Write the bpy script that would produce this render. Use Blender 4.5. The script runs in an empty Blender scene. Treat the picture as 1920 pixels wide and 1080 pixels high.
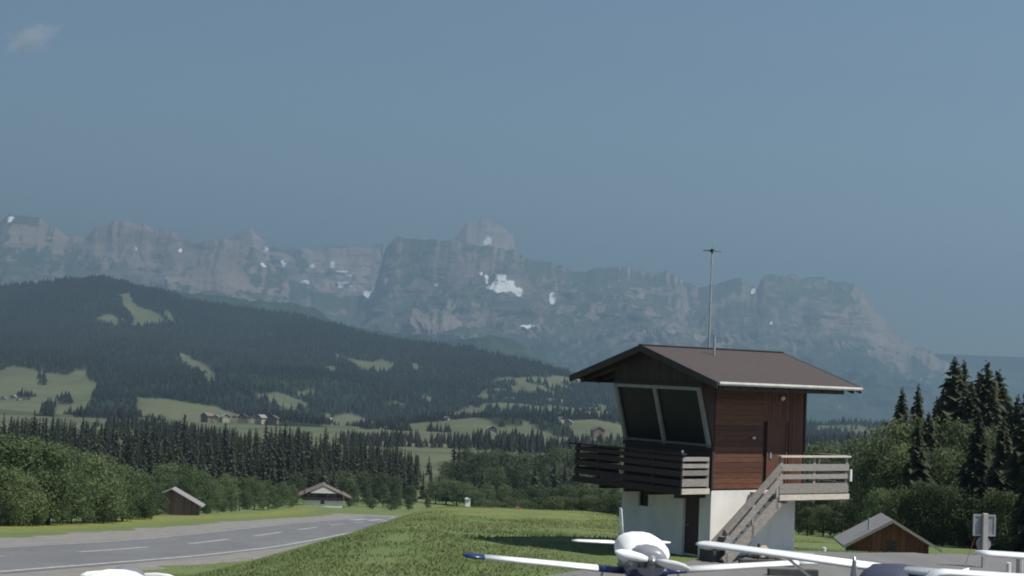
import bpy, math, random
import numpy as np
from mathutils import Vector, Matrix

S = bpy.context.scene
COL = S.collection
random.seed(7)
RNG = np.random.default_rng(11)

# ---------------------------------------------------------------- camera, world, sun, exposure
F_PX, PITCH, ROLL, CAM_H = 3000.0, .0505, .040, 5.3
cam = bpy.data.cameras.new('camera')
cam.sensor_width = 36.0
cam.lens = F_PX / 1920 * 36.0
cam.clip_start, cam.clip_end = .3, 60000
cam_o = bpy.data.objects.new('camera', cam)
COL.objects.link(cam_o)
fw = Vector((0, math.cos(PITCH), math.sin(PITCH)))
up0 = Vector((0, -math.sin(PITCH), math.cos(PITCH)))
r0 = Vector((1, 0, 0))
cr, sr = math.cos(ROLL), math.sin(ROLL)
R_, U_ = r0 * cr + up0 * sr, up0 * cr - r0 * sr
M = Matrix((R_, U_, -fw)).transposed().to_4x4()
M.translation = Vector((0, 0, CAM_H))
cam_o.matrix_world = M
S.camera = cam_o

SUN_AZ, SUN_EL = math.radians(108), math.radians(57)      # azimuth clockwise from +Y
world = bpy.data.worlds.new('World')
S.world = world
world.use_nodes = True
wn = world.node_tree
wn.nodes.clear()
sky = wn.nodes.new('ShaderNodeTexSky')
sky.sky_type = 'NISHITA'
sky.sun_disc = False
sky.sun_elevation, sky.sun_rotation = SUN_EL, SUN_AZ
sky.altitude = 1450
sky.air_density, sky.dust_density, sky.ozone_density = 1.3, .3, 2.6
bg = wn.nodes.new('ShaderNodeBackground')
bg.inputs['Strength'].default_value = .05
wo = wn.nodes.new('ShaderNodeOutputWorld')
wn.links.new(sky.outputs[0], bg.inputs[0])
wn.links.new(bg.outputs[0], wo.inputs[0])
sun = bpy.data.lights.new('sun', 'SUN')
sun.energy = 4.9
sun.angle = math.radians(.5)
sun.color = (1, .955, .88)
sun_o = bpy.data.objects.new('sun', sun)
COL.objects.link(sun_o)
sd = Vector((math.sin(SUN_AZ) * math.cos(SUN_EL), math.cos(SUN_AZ) * math.cos(SUN_EL), math.sin(SUN_EL)))
sun_o.rotation_euler = sd.to_track_quat('Z', 'Y').to_euler()
S.view_settings.view_transform = 'Standard'
S.view_settings.look = 'None'
S.view_settings.gamma = 1
S.view_settings.use_curve_mapping = False
S.view_settings.exposure = 0.47
S.render.engine = 'CYCLES'
S.cycles.use_denoising = True
S.cycles.filter_width = 1.9
S.cycles.max_bounces = 6
S.cycles.diffuse_bounces = 3
S.cycles.volume_bounces = 0
HAZE = 1.5e-4

# ---------------------------------------------------------------- helpers
def smooth(a, b, x):
    t = np.clip((np.asarray(x, float) - a) / (b - a), 0, 1)
    return t * t * (3 - 2 * t)

def ray(px, py):
    """pixel of the 1920x1080 photograph -> (X/Y, (Z-CAM_H)/Y)"""
    a, b = np.asarray(px, float) - 960, np.asarray(py, float) - 540
    x, y = a * cr + b * sr, -a * sr + b * cr
    dx, dz = x / F_PX, -y / F_PX
    c, s = math.cos(PITCH), math.sin(PITCH)
    Y = c - dz * s
    return dx / Y, (s + dz * c) / Y

def project(X, Y, Z):
    z = Z - CAM_H
    c, s = math.cos(PITCH), math.sin(PITCH)
    d = Y * c + z * s
    u = -Y * s + z * c
    x, y = F_PX * X / d, -F_PX * u / d
    return 960 + x * cr - y * sr, 540 + x * sr + y * cr

def _hash(i, j, seed):
    h = (i.astype(np.int64) * 374761393 + j.astype(np.int64) * 668265263 + seed * 1442695041) & 0x7fffffff
    h = ((h ^ (h >> 13)) * 1274126177) & 0x7fffffff
    h = ((h ^ (h >> 16)) * 2246822519) & 0x7fffffff
    return (h & 0xffff) / 65535.0

def vnoise(x, y, seed=0):
    x, y = np.asarray(x, float), np.asarray(y, float)
    i, j = np.floor(x), np.floor(y)
    fx, fy = x - i, y - j
    fx, fy = fx * fx * fx * (fx * (fx * 6 - 15) + 10), fy * fy * fy * (fy * (fy * 6 - 15) + 10)
    i, j = i.astype(np.int64), j.astype(np.int64)
    a, b = _hash(i, j, seed), _hash(i + 1, j, seed)
    c, d = _hash(i, j + 1, seed), _hash(i + 1, j + 1, seed)
    return (a + (b - a) * fx) * (1 - fy) + (c + (d - c) * fx) * fy - .5

def fbm(x, y, oct=4, seed=0, gain=.5):
    r, a = 0, 1.0
    for o in range(oct):
        r = r + a * vnoise(x * 2 ** o + o * 17.3, y * 2 ** o - o * 9.1, seed + o)
        a *= gain
    return r

def ridged(x, y, oct=5, seed=0, gain=.55):
    r, a = 0, 1.0
    for o in range(oct):
        n = 1 - 2 * np.abs(vnoise(x * 2 ** o + o * 7.7, y * 2 ** o + o * 3.1, seed + o)) * 2
        r = r + a * n
        a *= gain
    return r

def in_poly(px, py, poly):
    r = np.zeros(np.shape(px), bool)
    n = len(poly)
    for k in range(n):
        x1, y1 = poly[k]
        x2, y2 = poly[(k + 1) % n]
        if y1 == y2:
            continue
        c = ((y1 > py) != (y2 > py)) & (px < (x2 - x1) * (py - y1) / (y2 - y1) + x1)
        r ^= c
    return r

# materials ----------------------------------------------------
def new_mat(name):
    m = bpy.data.materials.new(name)
    m.use_nodes = True
    nt = m.node_tree
    b = nt.nodes['Principled BSDF']
    return m, nt, b

def N(nt, kind, **kw):
    n = nt.nodes.new(kind)
    for k, v in kw.items():
        if k in n.inputs:
            n.inputs[k].default_value = v
        else:
            setattr(n, k, v)
    return n

def mixc(nt, fac, a, b, mode='MIX'):
    n = nt.nodes.new('ShaderNodeMix')
    n.data_type = 'RGBA'
    n.blend_type = mode
    for sock, v in ((n.inputs[0], fac), (n.inputs[6], a), (n.inputs[7], b)):
        if hasattr(v, 'is_linked'):
            nt.links.new(v, sock)
        else:
            sock.default_value = v if not isinstance(v, tuple) else (*v, 1)[:4]
    return n.outputs[2]

def ramp(nt, src, p0, p1, v0=0., v1=1.):
    n = nt.nodes.new('ShaderNodeMapRange')
    n.inputs[1].default_value, n.inputs[2].default_value = p0, p1
    n.inputs[3].default_value, n.inputs[4].default_value = v0, v1
    nt.links.new(src, n.inputs[0])
    return n.outputs[0]

def noise(nt, vec, scale, detail=4, rough=.6):
    n = N(nt, 'ShaderNodeTexNoise', Scale=scale, Detail=detail, Roughness=rough)
    nt.links.new(vec, n.inputs['Vector'])
    return n.outputs[0]

def simple(name, col, var=.25, scale=3., rough=.7, stretch=(1, 1, 1), bump=0., rnd=0., metallic=0., spec=None):
    """base colour broken up by noise; rnd = variation between objects"""
    m, nt, b = new_mat(name)
    tc = N(nt, 'ShaderNodeTexCoord')
    mp = N(nt, 'ShaderNodeMapping')
    mp.inputs['Scale'].default_value = stretch
    nt.links.new(tc.outputs['Object'], mp.inputs['Vector'])
    nz = noise(nt, mp.outputs[0], scale, 5, .65)
    dark = tuple(c * (1 - var) for c in col)
    lite = tuple(min(1, c * (1 + var)) for c in col)
    c = mixc(nt, ramp(nt, nz, .3, .7), dark, lite)
    if rnd:
        oi = N(nt, 'ShaderNodeObjectInfo')
        hv = N(nt, 'ShaderNodeHueSaturation')
        nt.links.new(c, hv.inputs['Color'])
        nt.links.new(ramp(nt, oi.outputs['Random'], 0, 1, 1 - rnd, 1 + rnd), hv.inputs['Value'])
        c = hv.outputs[0]
    nt.links.new(c, b.inputs['Base Color'])
    b.inputs['Roughness'].default_value = rough
    b.inputs['Metallic'].default_value = metallic
    if spec is not None:
        b.inputs['Specular IOR Level'].default_value = spec
    if bump:
        bp = N(nt, 'ShaderNodeBump', Strength=bump, Distance=.02)
        nt.links.new(nz, bp.inputs['Height'])
        nt.links.new(bp.outputs[0], b.inputs['Normal'])
    return m

def foliage(name, dark, lite, rough=.75):
    m, nt, b = new_mat(name)
    at = N(nt, 'ShaderNodeAttribute', attribute_name='tint')
    oi = N(nt, 'ShaderNodeObjectInfo')
    c = mixc(nt, at.outputs['Fac'], dark, lite)
    hv = N(nt, 'ShaderNodeHueSaturation')
    nt.links.new(c, hv.inputs['Color'])
    nt.links.new(ramp(nt, oi.outputs['Random'], 0, 1, .72, 1.3), hv.inputs['Value'])
    nt.links.new(ramp(nt, oi.outputs['Random'], 0, 1, .515, .485), hv.inputs['Hue'])
    nt.links.new(hv.outputs[0], b.inputs['Base Color'])
    b.inputs['Roughness'].default_value = rough
    b.inputs['Specular IOR Level'].default_value = .25
    translucent(nt, b, hv.outputs[0], .48)
    return m

def translucent(nt, b, col, fac):
    tl = N(nt, 'ShaderNodeBsdfTranslucent')
    nt.links.new(col, tl.inputs['Color'])
    mx = N(nt, 'ShaderNodeMixShader')
    mx.inputs[0].default_value = fac
    nt.links.new(b.outputs[0], mx.inputs[1])
    nt.links.new(tl.outputs[0], mx.inputs[2])
    out = [n for n in nt.nodes if n.type == 'OUTPUT_MATERIAL'][0]
    nt.links.new(mx.outputs[0], out.inputs['Surface'])

# meshes -------------------------------------------------------
class MB:
    def __init__(s):
        s.v, s.f, s.m = [], [], []
    def add(s, vs, fs, mi=0):
        o = len(s.v)
        s.v += [tuple(p) for p in vs]
        s.f += [tuple(i + o for i in f) for f in fs]
        s.m += [mi] * len(fs)
        return s
    def box(s, x0, x1, y0, y1, z0, z1, mi=0):
        return s.add([(x0, y0, z0), (x1, y0, z0), (x1, y1, z0), (x0, y1, z0), (x0, y0, z1), (x1, y0, z1), (x1, y1, z1), (x0, y1, z1)],
                     [(3, 2, 1, 0), (4, 5, 6, 7), (0, 1, 5, 4), (1, 2, 6, 5), (2, 3, 7, 6), (3, 0, 4, 7)], mi)
    def beam(s, p0, p1, w, h, up=(0, 0, 1), mi=0):
        p0, p1 = Vector(p0), Vector(p1)
        d = (p1 - p0).normalized()
        a = d.cross(Vector(up))
        if a.length < 1e-5:
            a = d.cross(Vector((1, 0, 0)))
        a.normalize()
        b = a.cross(d)
        a, b = a * w / 2, b * h / 2
        vs = [p + q for p in (p0, p1) for q in (-a - b, a - b, a + b, -a + b)]
        return s.add(vs, [(0, 1, 2, 3), (7, 6, 5, 4), (0, 4, 5, 1), (1, 5, 6, 2), (2, 6, 7, 3), (3, 7, 4, 0)], mi)
    def tube(s, pts, rad, n=8, mi=0, cap=True):
        rings = []
        pts = [Vector(p) for p in pts]
        rad = rad if isinstance(rad, (list, tuple)) else [rad] * len(pts)
        for i, p in enumerate(pts):
            d = (pts[min(i + 1, len(pts) - 1)] - pts[max(i - 1, 0)]).normalized()
            a = d.cross(Vector((0, 0, 1)))
            if a.length < 1e-3:
                a = Vector((1, 0, 0))
            a.normalize()
            b = d.cross(a)
            rings.append([p + (a * math.cos(k * 2 * math.pi / n) + b * math.sin(k * 2 * math.pi / n)) * rad[i] for k in range(n)])
        return s.loft(rings, mi, cap)
    def loft(s, rings, mi=0, cap=True):
        n = len(rings[0])
        vs = [p for r in rings for p in r]
        fs = []
        for i in range(len(rings) - 1):
            for k in range(n):
                a, b = i * n + k, i * n + (k + 1) % n
                fs.append((a, b, b + n, a + n))
        if cap:
            fs.append(tuple(range(n))[::-1])
            fs.append(tuple(range((len(rings) - 1) * n, len(rings) * n)))
        return s.add(vs, fs, mi)
    def prism(s, poly, vec, mi=0):
        vec = Vector(vec)
        a = [Vector(p) for p in poly]
        return s.loft([a, [p + vec for p in a]], mi)
    def build(s, name, mats, parent=None, smooth_=False, bevel=0):
        me = bpy.data.meshes.new(name)
        me.from_pydata(s.v, [], s.f)
        mats = mats if isinstance(mats, (list, tuple)) else [mats]
        for m in mats:
            me.materials.append(m)
        if len(mats) > 1:
            me.polygons.foreach_set('material_index', s.m)
        import bmesh
        bm = bmesh.new()
        bm.from_mesh(me)
        bmesh.ops.recalc_face_normals(bm, faces=bm.faces)
        bm.to_mesh(me)
        bm.free()
        if smooth_:
            me.polygons.foreach_set('use_smooth', [True] * len(me.polygons))
        o = bpy.data.objects.new(name, me)
        COL.objects.link(o)
        if parent is not None:
            o.parent = parent
        if bevel:
            md = o.modifiers.new('bevel', 'BEVEL')
            md.width, md.segments, md.limit_method = bevel, 2, 'ANGLE'
        return o

def np_mesh(name, V, Fq, mats, parent=None, tint=None, smooth_=False, mat_idx=None):
    """V (n,3); Fq (m,k) faces with k = 3 or 4"""
    me = bpy.data.meshes.new(name)
    k = Fq.shape[1]
    me.vertices.add(len(V))
    me.vertices.foreach_set('co', np.ascontiguousarray(V, np.float32).ravel())
    me.loops.add(Fq.size)
    me.loops.foreach_set('vertex_index', np.ascontiguousarray(Fq, np.int32).ravel())
    me.polygons.add(len(Fq))
    me.polygons.foreach_set('loop_start', np.arange(0, Fq.size, k, dtype=np.int32))
    me.polygons.foreach_set('loop_total', np.full(len(Fq), k, np.int32))
    me.polygons.foreach_set('use_smooth', np.full(len(Fq), smooth_))
    for m in (mats if isinstance(mats, (list, tuple)) else [mats]):
        me.materials.append(m)
    if mat_idx is not None:
        me.polygons.foreach_set('material_index', np.ascontiguousarray(mat_idx, np.int32))
    me.update(calc_edges=True)
    if tint is not None:
        for nm, arr in (tint.items() if isinstance(tint, dict) else [('tint', tint)]):
            a = me.attributes.new(nm, 'FLOAT', 'POINT')
            a.data.foreach_set('value', np.ascontiguousarray(arr, np.float32))
    o = bpy.data.objects.new(name, me)
    COL.objects.link(o)
    if parent is not None:
        o.parent = parent
    return o

def grid_faces(nr, nc):
    i = np.arange(nr - 1)[:, None] * nc + np.arange(nc - 1)[None, :]
    return np.stack([i, i + 1, i + nc + 1, i + nc], -1).reshape(-1, 4)

def tag(o, label=None, cat=None, group=None, kind=None):
    if label: o['label'] = label
    if cat: o['category'] = cat
    if group: o['group'] = group
    if kind: o['kind'] = kind
    return o

def thing(name, label, cat, loc=(0, 0, 0), rz=0., group=None):
    o = bpy.data.objects.new(name, None)
    o.empty_display_size = .3
    COL.objects.link(o)
    o.location = loc
    o.rotation_euler = (0, 0, rz)
    return tag(o, label, cat, group)

def copy_tree(o, parent=None):
    c = o.copy()
    COL.objects.link(c)
    if parent is not None:
        c.parent = parent
    for ch in o.children:
        copy_tree(ch, c)
    return c

# ---------------------------------------------------------------- ground height
def table(d):
    ys = np.arange(-60, 1700, 1.0)
    v = np.interp(ys, [k for k, _ in d], [z for _, z in d])
    for sig, lo in ((5, -60), (25, 260)):
        k = np.exp(-.5 * (np.arange(-3 * sig, 3 * sig + 1) / sig) ** 2)
        k /= k.sum()
        s = np.convolve(np.pad(v, 3 * sig, mode='edge'), k, 'valid')
        w = smooth(lo, lo + 60, ys) if lo > 0 else 1.0
        v = v * (1 - w) + s * w
    return ys, v
FAR_T = [(320, 30.6), (400, 35.6), (500, 41), (800, 46.5), (1200, 50), (1300, 53), (1700, 100)]
TL = table([(-60, 5.3), (26, 5.3), (42, 6.4), (64, 8.6), (90, 11.2), (120, 14), (150, 16.5), (180, 18.9), (210, 21.3), (242, 24)] + FAR_T)
TC = table([(-60, 5.3), (51, 5.3), (62, 6.1), (80, 7.2), (100, 8.65), (130, 11.6), (180, 17.5), (250, 24.6)] + FAR_T)
TR = table([(-60, 5.3), (51, 5.3), (62, 6.5), (75, 8.0), (88, 9.0), (100, 10), (120, 11.6), (160, 15.2), (200, 18.6), (250, 23)] + FAR_T)
def gz(X, Y):
    X, Y = np.asarray(X, float), np.asarray(Y, float)
    l, c, r = (np.interp(Y, *t) for t in (TL, TC, TR))
    a = smooth(-12.5, -3, X)
    b = smooth(5, 13, X)
    d = l * (1 - a) + (c * (1 - b) + r * b) * a
    return CAM_H - d

# crest lines of the far hills and mountains, as directions seen from the airfield
def crest(pts):
    t, e = ray([p[0] for p in pts], [p[1] for p in pts])
    o = np.argsort(t)
    return t[o], e[o]
H1 = crest([(-700, 600), (-300, 560), (0, 541), (60, 534), (100, 529), (190, 523), (240, 531), (255, 539), (310, 546), (335, 556), (350, 566), (420, 573), (500, 586), (560, 592), (600, 602), (680, 624), (760, 640), (860, 654), (940, 667), (1000, 682), (1060, 700), (1080, 708), (1160, 722), (1300, 760), (1500, 800), (1700, 830), (2400, 850)])
H2 = crest([(-700, 640), (0, 600), (250, 560), (320, 546), (420, 556), (545, 566), (590, 581), (640, 606), (720, 624), (800, 630), (860, 640), (890, 629), (920, 627), (950, 633), (1000, 656), (1060, 690), (1120, 722), (1300, 770), (1480, 770), (1560, 765), (1680, 800), (1800, 830), (2400, 850)])
def hill_c(t):
    return np.interp(t, *H1), 4600 - 1500 * smooth(-.2, .08, t) + 0 * t
def far_z(X, Y, detail=True):
    """ground of the wooded hill: rises from the valley to its crest, then falls away behind"""
    X, Y = np.asarray(X, float), np.asarray(Y, float)
    t = X / np.maximum(Y, 1)
    ec, D = hill_c(t)
    e0 = -.0395 + .0015 * np.sin(t * 30)
    q = np.clip((Y - 1350) / (D - 1350), 0, 1)
    prof = .82 * q + .18 * q * q
    e = e0 + (ec - e0) * prof
    z = CAM_H + e * Y
    env = np.sin(np.pi * np.clip(q, 0, 1)) ** .7
    z = z + env * (32 * fbm(X / 520, Y / 620, 4, 3) + 14 * fbm(X / 140, Y / 160, 3, 9))
    z = z + 26 * fbm(X / 230 + 3, Y / 420, 3, 19) * smooth(.01, .10, q) * (1 - smooth(.35, .7, q))
    z = np.where(Y > D, CAM_H + ec * D - (Y - D) * .16, z)
    return z

# ---------------------------------------------------------------- ground materials
def ground_mat():
    m, nt, b = new_mat('meadow_ground')
    g = N(nt, 'ShaderNodeNewGeometry')
    pos = g.outputs['Position']
    n1 = noise(nt, pos, .12, 5, .6)
    n2 = noise(nt, pos, 1.3, 6, .7)
    n3 = noise(nt, pos, .45, 4, .6)
    c = mixc(nt, ramp(nt, n1, .35, .65), (.095, .136, .050), (.13, .165, .064))
    c = mixc(nt, ramp(nt, n2, .42, .72, 0, .6), c, (.125, .132, .058))
    c = mixc(nt, ramp(nt, n3, .52, .7, 0, .55), c, (.15, .145, .078))
    fl = N(nt, 'ShaderNodeAttribute', attribute_name='flowers')
    f2 = nt.nodes.new('ShaderNodeMath')
    f2.operation = 'MULTIPLY'
    nt.links.new(fl.outputs['Fac'], f2.inputs[0])
    nt.links.new(ramp(nt, noise(nt, pos, .33, 5, .75), .4, .66), f2.inputs[1])
    c = mixc(nt, f2.outputs[0], c, (.22, .20, .028))
    fa = N(nt, 'ShaderNodeAttribute', attribute_name='hay')
    hay = mixc(nt, ramp(nt, noise(nt, pos, .02, 4, .6), .35, .65), (.066, .08, .046), (.105, .112, .066))
    c = mixc(nt, fa.outputs['Fac'], c, hay)
    nt.links.new(c, b.inputs['Base Color'])
    b.inputs['Roughness'].default_value = .9
    b.inputs['Specular IOR Level'].default_value = .1
    bp = N(nt, 'ShaderNodeBump', Strength=.6, Distance=.12)
    nt.links.new(n2, bp.inputs['Height'])
    nt.links.new(bp.outputs[0], b.inputs['Normal'])
    return m
M_GROUND = ground_mat()

def asphalt_mat(name, col, patch, sc=.35):
    m, nt, b = new_mat(name)
    g = N(nt, 'ShaderNodeNewGeometry')
    pos = g.outputs['Position']
    mp = N(nt, 'ShaderNodeMapping')
    mp.inputs['Scale'].default_value = (1, .18, 1)
    nt.links.new(pos, mp.inputs[0])
    n1 = noise(nt, mp.outputs[0], sc, 5, .65)
    n2 = noise(nt, pos, 9, 5, .7)
    n3 = noise(nt, mp.outputs[0], 2.2, 4, .6)
    c = mixc(nt, ramp(nt, n1, .35, .68), col, patch)
    c = mixc(nt, ramp(nt, n3, .5, .75, 0, .5), c, tuple(x * .72 for x in col))
    c = mixc(nt, ramp(nt, n2, .35, .75, 0, .45), c, tuple(x * 1.3 for x in patch))
    nt.links.new(c, b.inputs['Base Color'])
    b.inputs['Roughness'].default_value = .85
    bp = N(nt, 'ShaderNodeBump', Strength=.35, Distance=.03)
    nt.links.new(n2, bp.inputs['Height'])
    nt.links.new(bp.outputs[0], b.inputs['Normal'])
    return m
M_RUNWAY = asphalt_mat('worn_asphalt', (.098, .098, .101), (.138, .137, .138))
M_APRON = asphalt_mat('apron_asphalt', (.115, .112, .112), (.155, .15, .146), .6)
M_GRAVEL = asphalt_mat('gravel', (.14, .132, .122), (.21, .195, .175), 1.2)
M_PAINT = simple('road_paint', (.30, .30, .29), .4, 1.6, .8)

def yl():
    return np.concatenate([np.arange(-60, 130, 1.0), np.arange(130, 420, 2.5), np.arange(420, 1640, 20)])
YL = yl()
xa = np.concatenate([-np.geomspace(44, 900, 60)[::-1], np.arange(-43, 42, .75), np.geomspace(42.5, 900, 60)])
GX, GY = np.meshgrid(xa, YL)
GZ = gz(GX, GY)
bmp = (.05 * fbm(GX / 2.3, GY / 3.1, 3, 5) + .22 * fbm(GX / 9, GY / 11, 3, 8))
quiet = smooth(-14, -9, GX) + smooth(-46, -40, -GX * 1.0) * 0
lane = np.where(GY < 420, (1 - smooth(-12.5, -9.5, GX)) * smooth(-44, -41, GX), 0)
apron_q = (1 - smooth(54, 58, GY)) * smooth(-.5, 2.5, GX - .0) + (1 - smooth(30, 34, GY))
GZ = GZ + bmp * np.clip(1 - lane - apron_q, 0, 1) * np.where(GY > 300, 3.0, 1.0)
flow = smooth(-49, -46, GX) * (1 - smooth(-42, -38.5, GX)) * smooth(60, 90, GY) * (1 - smooth(330, 380, GY)) * .85
flow = flow + .35 * smooth(-11, -7, GX) * (1 - smooth(3, 9, GX)) * smooth(60, 75, GY) * (1 - smooth(105, 120, GY))
flow = flow + .8 * smooth(420, 430, GY)*0
tag(np_mesh('ground', np.stack([GX, GY, GZ], -1).reshape(-1, 3), grid_faces(len(YL), len(xa)), M_GROUND, tint={'flowers': flow.ravel(), 'hay': smooth(430, 620, GY).ravel()}, smooth_=True), kind='structure')

def ribbon(name, mat, xl, xr, y0, y1, lift, wob=0., seed=1):
    """strip on the runway side, following the ground's own rows"""
    ys = YL[(YL > y0) & (YL < y1)]
    ys = np.concatenate([[y0], ys, [y1]])
    off = .01 * ys
    wl = wob * fbm(ys / 6, ys * 0, 4, seed) if wob else 0
    wr = wob * fbm(ys / 6, ys * 0 + 5, 4, seed + 3) if wob else 0
    z = np.interp(ys, YL, gz(np.full(YL.shape, -30.), YL)) + lift
    V = np.stack([np.stack([xl + off + wl, ys, z], -1), np.stack([xr + off + wr, ys, z], -1)], 1).reshape(-1, 3)
    return np_mesh(name, V, grid_faces(len(ys), 2), mat)
tag(ribbon('gravel_verge', M_GRAVEL, -37.5, -14.6, 30, 334, .006, 2.2), kind='structure')
tag(ribbon('runway', M_RUNWAY, -30.6, -17.7, 28, 318, .016), kind='structure')
tag(ribbon('edge_line', M_PAINT, -30.1, -29.75, 28, 312, .026), kind='structure')
tag(ribbon('edge_line', M_PAINT, -18.55, -18.1, 28, 260, .026), kind='structure')
for k in range(-2, 8):
    tag(ribbon('centre_dash', M_PAINT, -24.75, -24.3, 90 + 30 * k, 90 + 30 * k + 17, .026), kind='structure')
for k in range(4):
    tag(ribbon('threshold_mark', M_PAINT, -28.5 + 2.6 * k, -27.0 + 2.6 * k, 268 + (k % 2) * 3, 292 + (k % 2) * 3, .026), kind='structure')

# apron: flat asphalt sheet with a slightly ragged edge towards the grass
def apron():
    edge = [(-13, -30), (-13, 20), (-9.5, 29), (-1.5, 36.0), (1.3, 41.8), (3.0, 44.3), (5.3, 45.9), (5.9, 47.2), (9.6, 50.2), (13.5, 50.9), (45, 50.9), (45, -30)]
    pts = []
    for i, (x, y) in enumerate(edge):
        x2, y2 = edge[(i + 1) % len(edge)]
        n = max(1, int(math.hypot(x2 - x, y2 - y) / .5))
        for k in range(n):
            s = k / n
            w = .22 * float(fbm((x + (x2 - x) * s) * 1.1, (y + (y2 - y) * s) * 1.1, 3, 4)) * 2
            pts.append((x + (x2 - x) * s + w * .5, y + (y2 - y) * s + w))
    mb = MB()
    mb.add([(x, y, .012) for x, y in pts], [tuple(range(len(pts)))])
    return mb.build('apron', M_APRON)
tag(apron(), kind='structure')

# ---------------------------------------------------------------- wooded hills
def terrain_mat(name, spec):
    m, nt, b = new_mat(name)
    g = N(nt, 'ShaderNodeNewGeometry')
    pos = g.outputs['Position']
    spec(nt, b, g, pos)
    b.inputs['Roughness'].default_value = .95
    b.inputs['Specular IOR Level'].default_value = .05
    return m
def hill_spec(nt, b, g, pos):
    n1 = noise(nt, pos, .006, 5, .6)
    n2 = noise(nt, pos, .035, 5, .7)
    grass = mixc(nt, ramp(nt, n1, .35, .65), (.074, .088, .048), (.102, .112, .064))
    grass = mixc(nt, ramp(nt, n2, .45, .7, 0, .5), grass, (.13, .125, .07))
    wood = mixc(nt, ramp(nt, n2, .4, .65), (.012, .02, .012), (.022, .032, .016))
    at = N(nt, 'ShaderNodeAttribute', attribute_name='meadow')
    nt.links.new(mixc(nt, at.outputs['Fac'], wood, grass), b.inputs['Base Color'])
M_HILL = terrain_mat('hill_ground', hill_spec)

MEADOWS = [
 [(222, 552), (252, 549), (248, 566), (275, 580), (300, 592), (318, 610), (250, 610), (245, 590), (225, 575)],
 [(165, 597), (205, 587), (225, 597), (243, 604), (225, 609), (190, 602)],
 [(308, 580), (335, 604), (330, 611), (305, 590)],
 [(0, 692), (25, 684), (60, 690), (90, 700), (125, 704), (135, 694), (160, 694), (163, 712), (178, 718), (172, 745), (150, 775), (120, 785), (-300, 785), (-300, 690)],
 [(256, 744), (320, 748), (400, 763), (450, 778), (520, 792), (420, 812), (330, 805), (258, 785)],
 [(328, 655), (350, 663), (388, 688), (416, 720), (400, 717), (362, 690), (338, 672)],
 [(478, 738), (520, 733), (560, 748), (610, 768), (622, 783), (650, 773), (700, 788), (735, 812), (690, 830), (640, 822), (610, 798), (560, 777), (500, 752)],
 [(622, 664), (650, 672), (700, 680), (713, 670), (747, 688), (720, 698), (670, 690)],
 [(770, 685), (785, 683), (790, 692), (772, 696)],
 [(688, 748), (735, 743), (772, 780), (842, 792), (855, 835), (800, 870), (740, 825), (700, 770)],
 [(765, 750), (800, 745), (835, 755), (800, 756)],
 [(878, 766), (905, 735), (930, 709), (1060, 705), (1085, 712), (1110, 742), (1160, 760), (1300, 800), (1300, 870), (1000, 860), (940, 800), (880, 772)],
 [(800, 774), (840, 760), (872, 760), (1000, 790), (1060, 815), (1060, 870), (800, 870)],
 [(1150, 770), (1900, 820), (1900, 870), (1150, 870)],
 [(610, 690), (628, 688), (624, 706), (617, 708)],
 [(555, 735), (595, 728), (600, 732), (560, 742)],
]
WOODS = [
 [(925, 776), (960, 764), (1015, 778), (1060, 800), (1085, 828), (1040, 817), (980, 790)],
 [(1045, 716), (1140, 738), (1160, 775), (1110, 748)],
 [(925, 716), (965, 714), (965, 724), (930, 726)],
 [(720, 795), (760, 800), (800, 830), (770, 835)],
 [(105, 745), (130, 742), (132, 756), (108, 756)],
 [(72, 706), (84, 706), (84, 720), (70, 720)],
 [(80, 752), (105, 752), (105, 775), (80, 775)],
 [(550, 770), (600, 772), (620, 795), (560, 795)],
 [(640, 806), (690, 800), (740, 818), (800, 838), (800, 870), (600, 870), (600, 806)],
 [(380, 806), (520, 800), (600, 812), (600, 870), (300, 870)],
 [(800, 800), (850, 812), (930, 818), (950, 870), (800, 870)],
 [(1010, 838), (1080, 826), (1160, 838), (1160, 870), (1000, 870)],
 [(860, 742), (905, 748), (900, 764), (850, 760)],
 [(700, 765), (735, 760), (765, 785), (735, 790)],
]
def meadow_mask(X, Y, Z):
    px, py = project(X, Y, Z)
    px = px + 10 * fbm(X / 60, Y / 90, 3, 21)
    py = py + 5 * fbm(X / 60, Y / 90, 3, 23)
    m = np.zeros(np.shape(X), bool)
    for p in MEADOWS:
        m |= in_poly(px, py, p)
    for p in WOODS:
        m &= ~in_poly(px, py, p)
    # tree clumps and hedges in the lower right meadows
    cl = fbm(X / 130, Y / 210, 4, 31)
    low = (px > 690) & (py > 700)
    m &= ~(low & (cl > .14) & (px > 640))
    m &= ~((px > 780) & (py > 775) & (fbm(X / 70, Y / 150, 3, 77) > .14))
    m &= ~((~low) & (cl > .42) & (py > 640))
    return m

ts = np.linspace(-.62, .62, 760)
ys = np.concatenate([np.linspace(1250, 4700, 330), np.linspace(4720, 5800, 30)])
T, YY = np.meshgrid(ts, ys)
XX = T * YY
ZZ = far_z(XX, YY)
ZZ = np.where(YY < 1400, np.minimum(ZZ, gz(XX, YY) + (YY - 1330) * .02), ZZ)
_, DD = hill_c(T)
mm = meadow_mask(XX, YY, ZZ) & (YY < DD * 1.01)
k_ = mm.astype(float)
k_ = (k_ + np.roll(k_, 1, 0) + np.roll(k_, -1, 0) + np.roll(k_, 1, 1) + np.roll(k_, -1, 1)) / 5
tag(np_mesh('hill', np.stack([XX, YY, ZZ], -1).reshape(-1, 3), grid_faces(len(ys), len(ts)), M_HILL, tint={'meadow': k_.ravel()}, smooth_=True), kind='structure')

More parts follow.
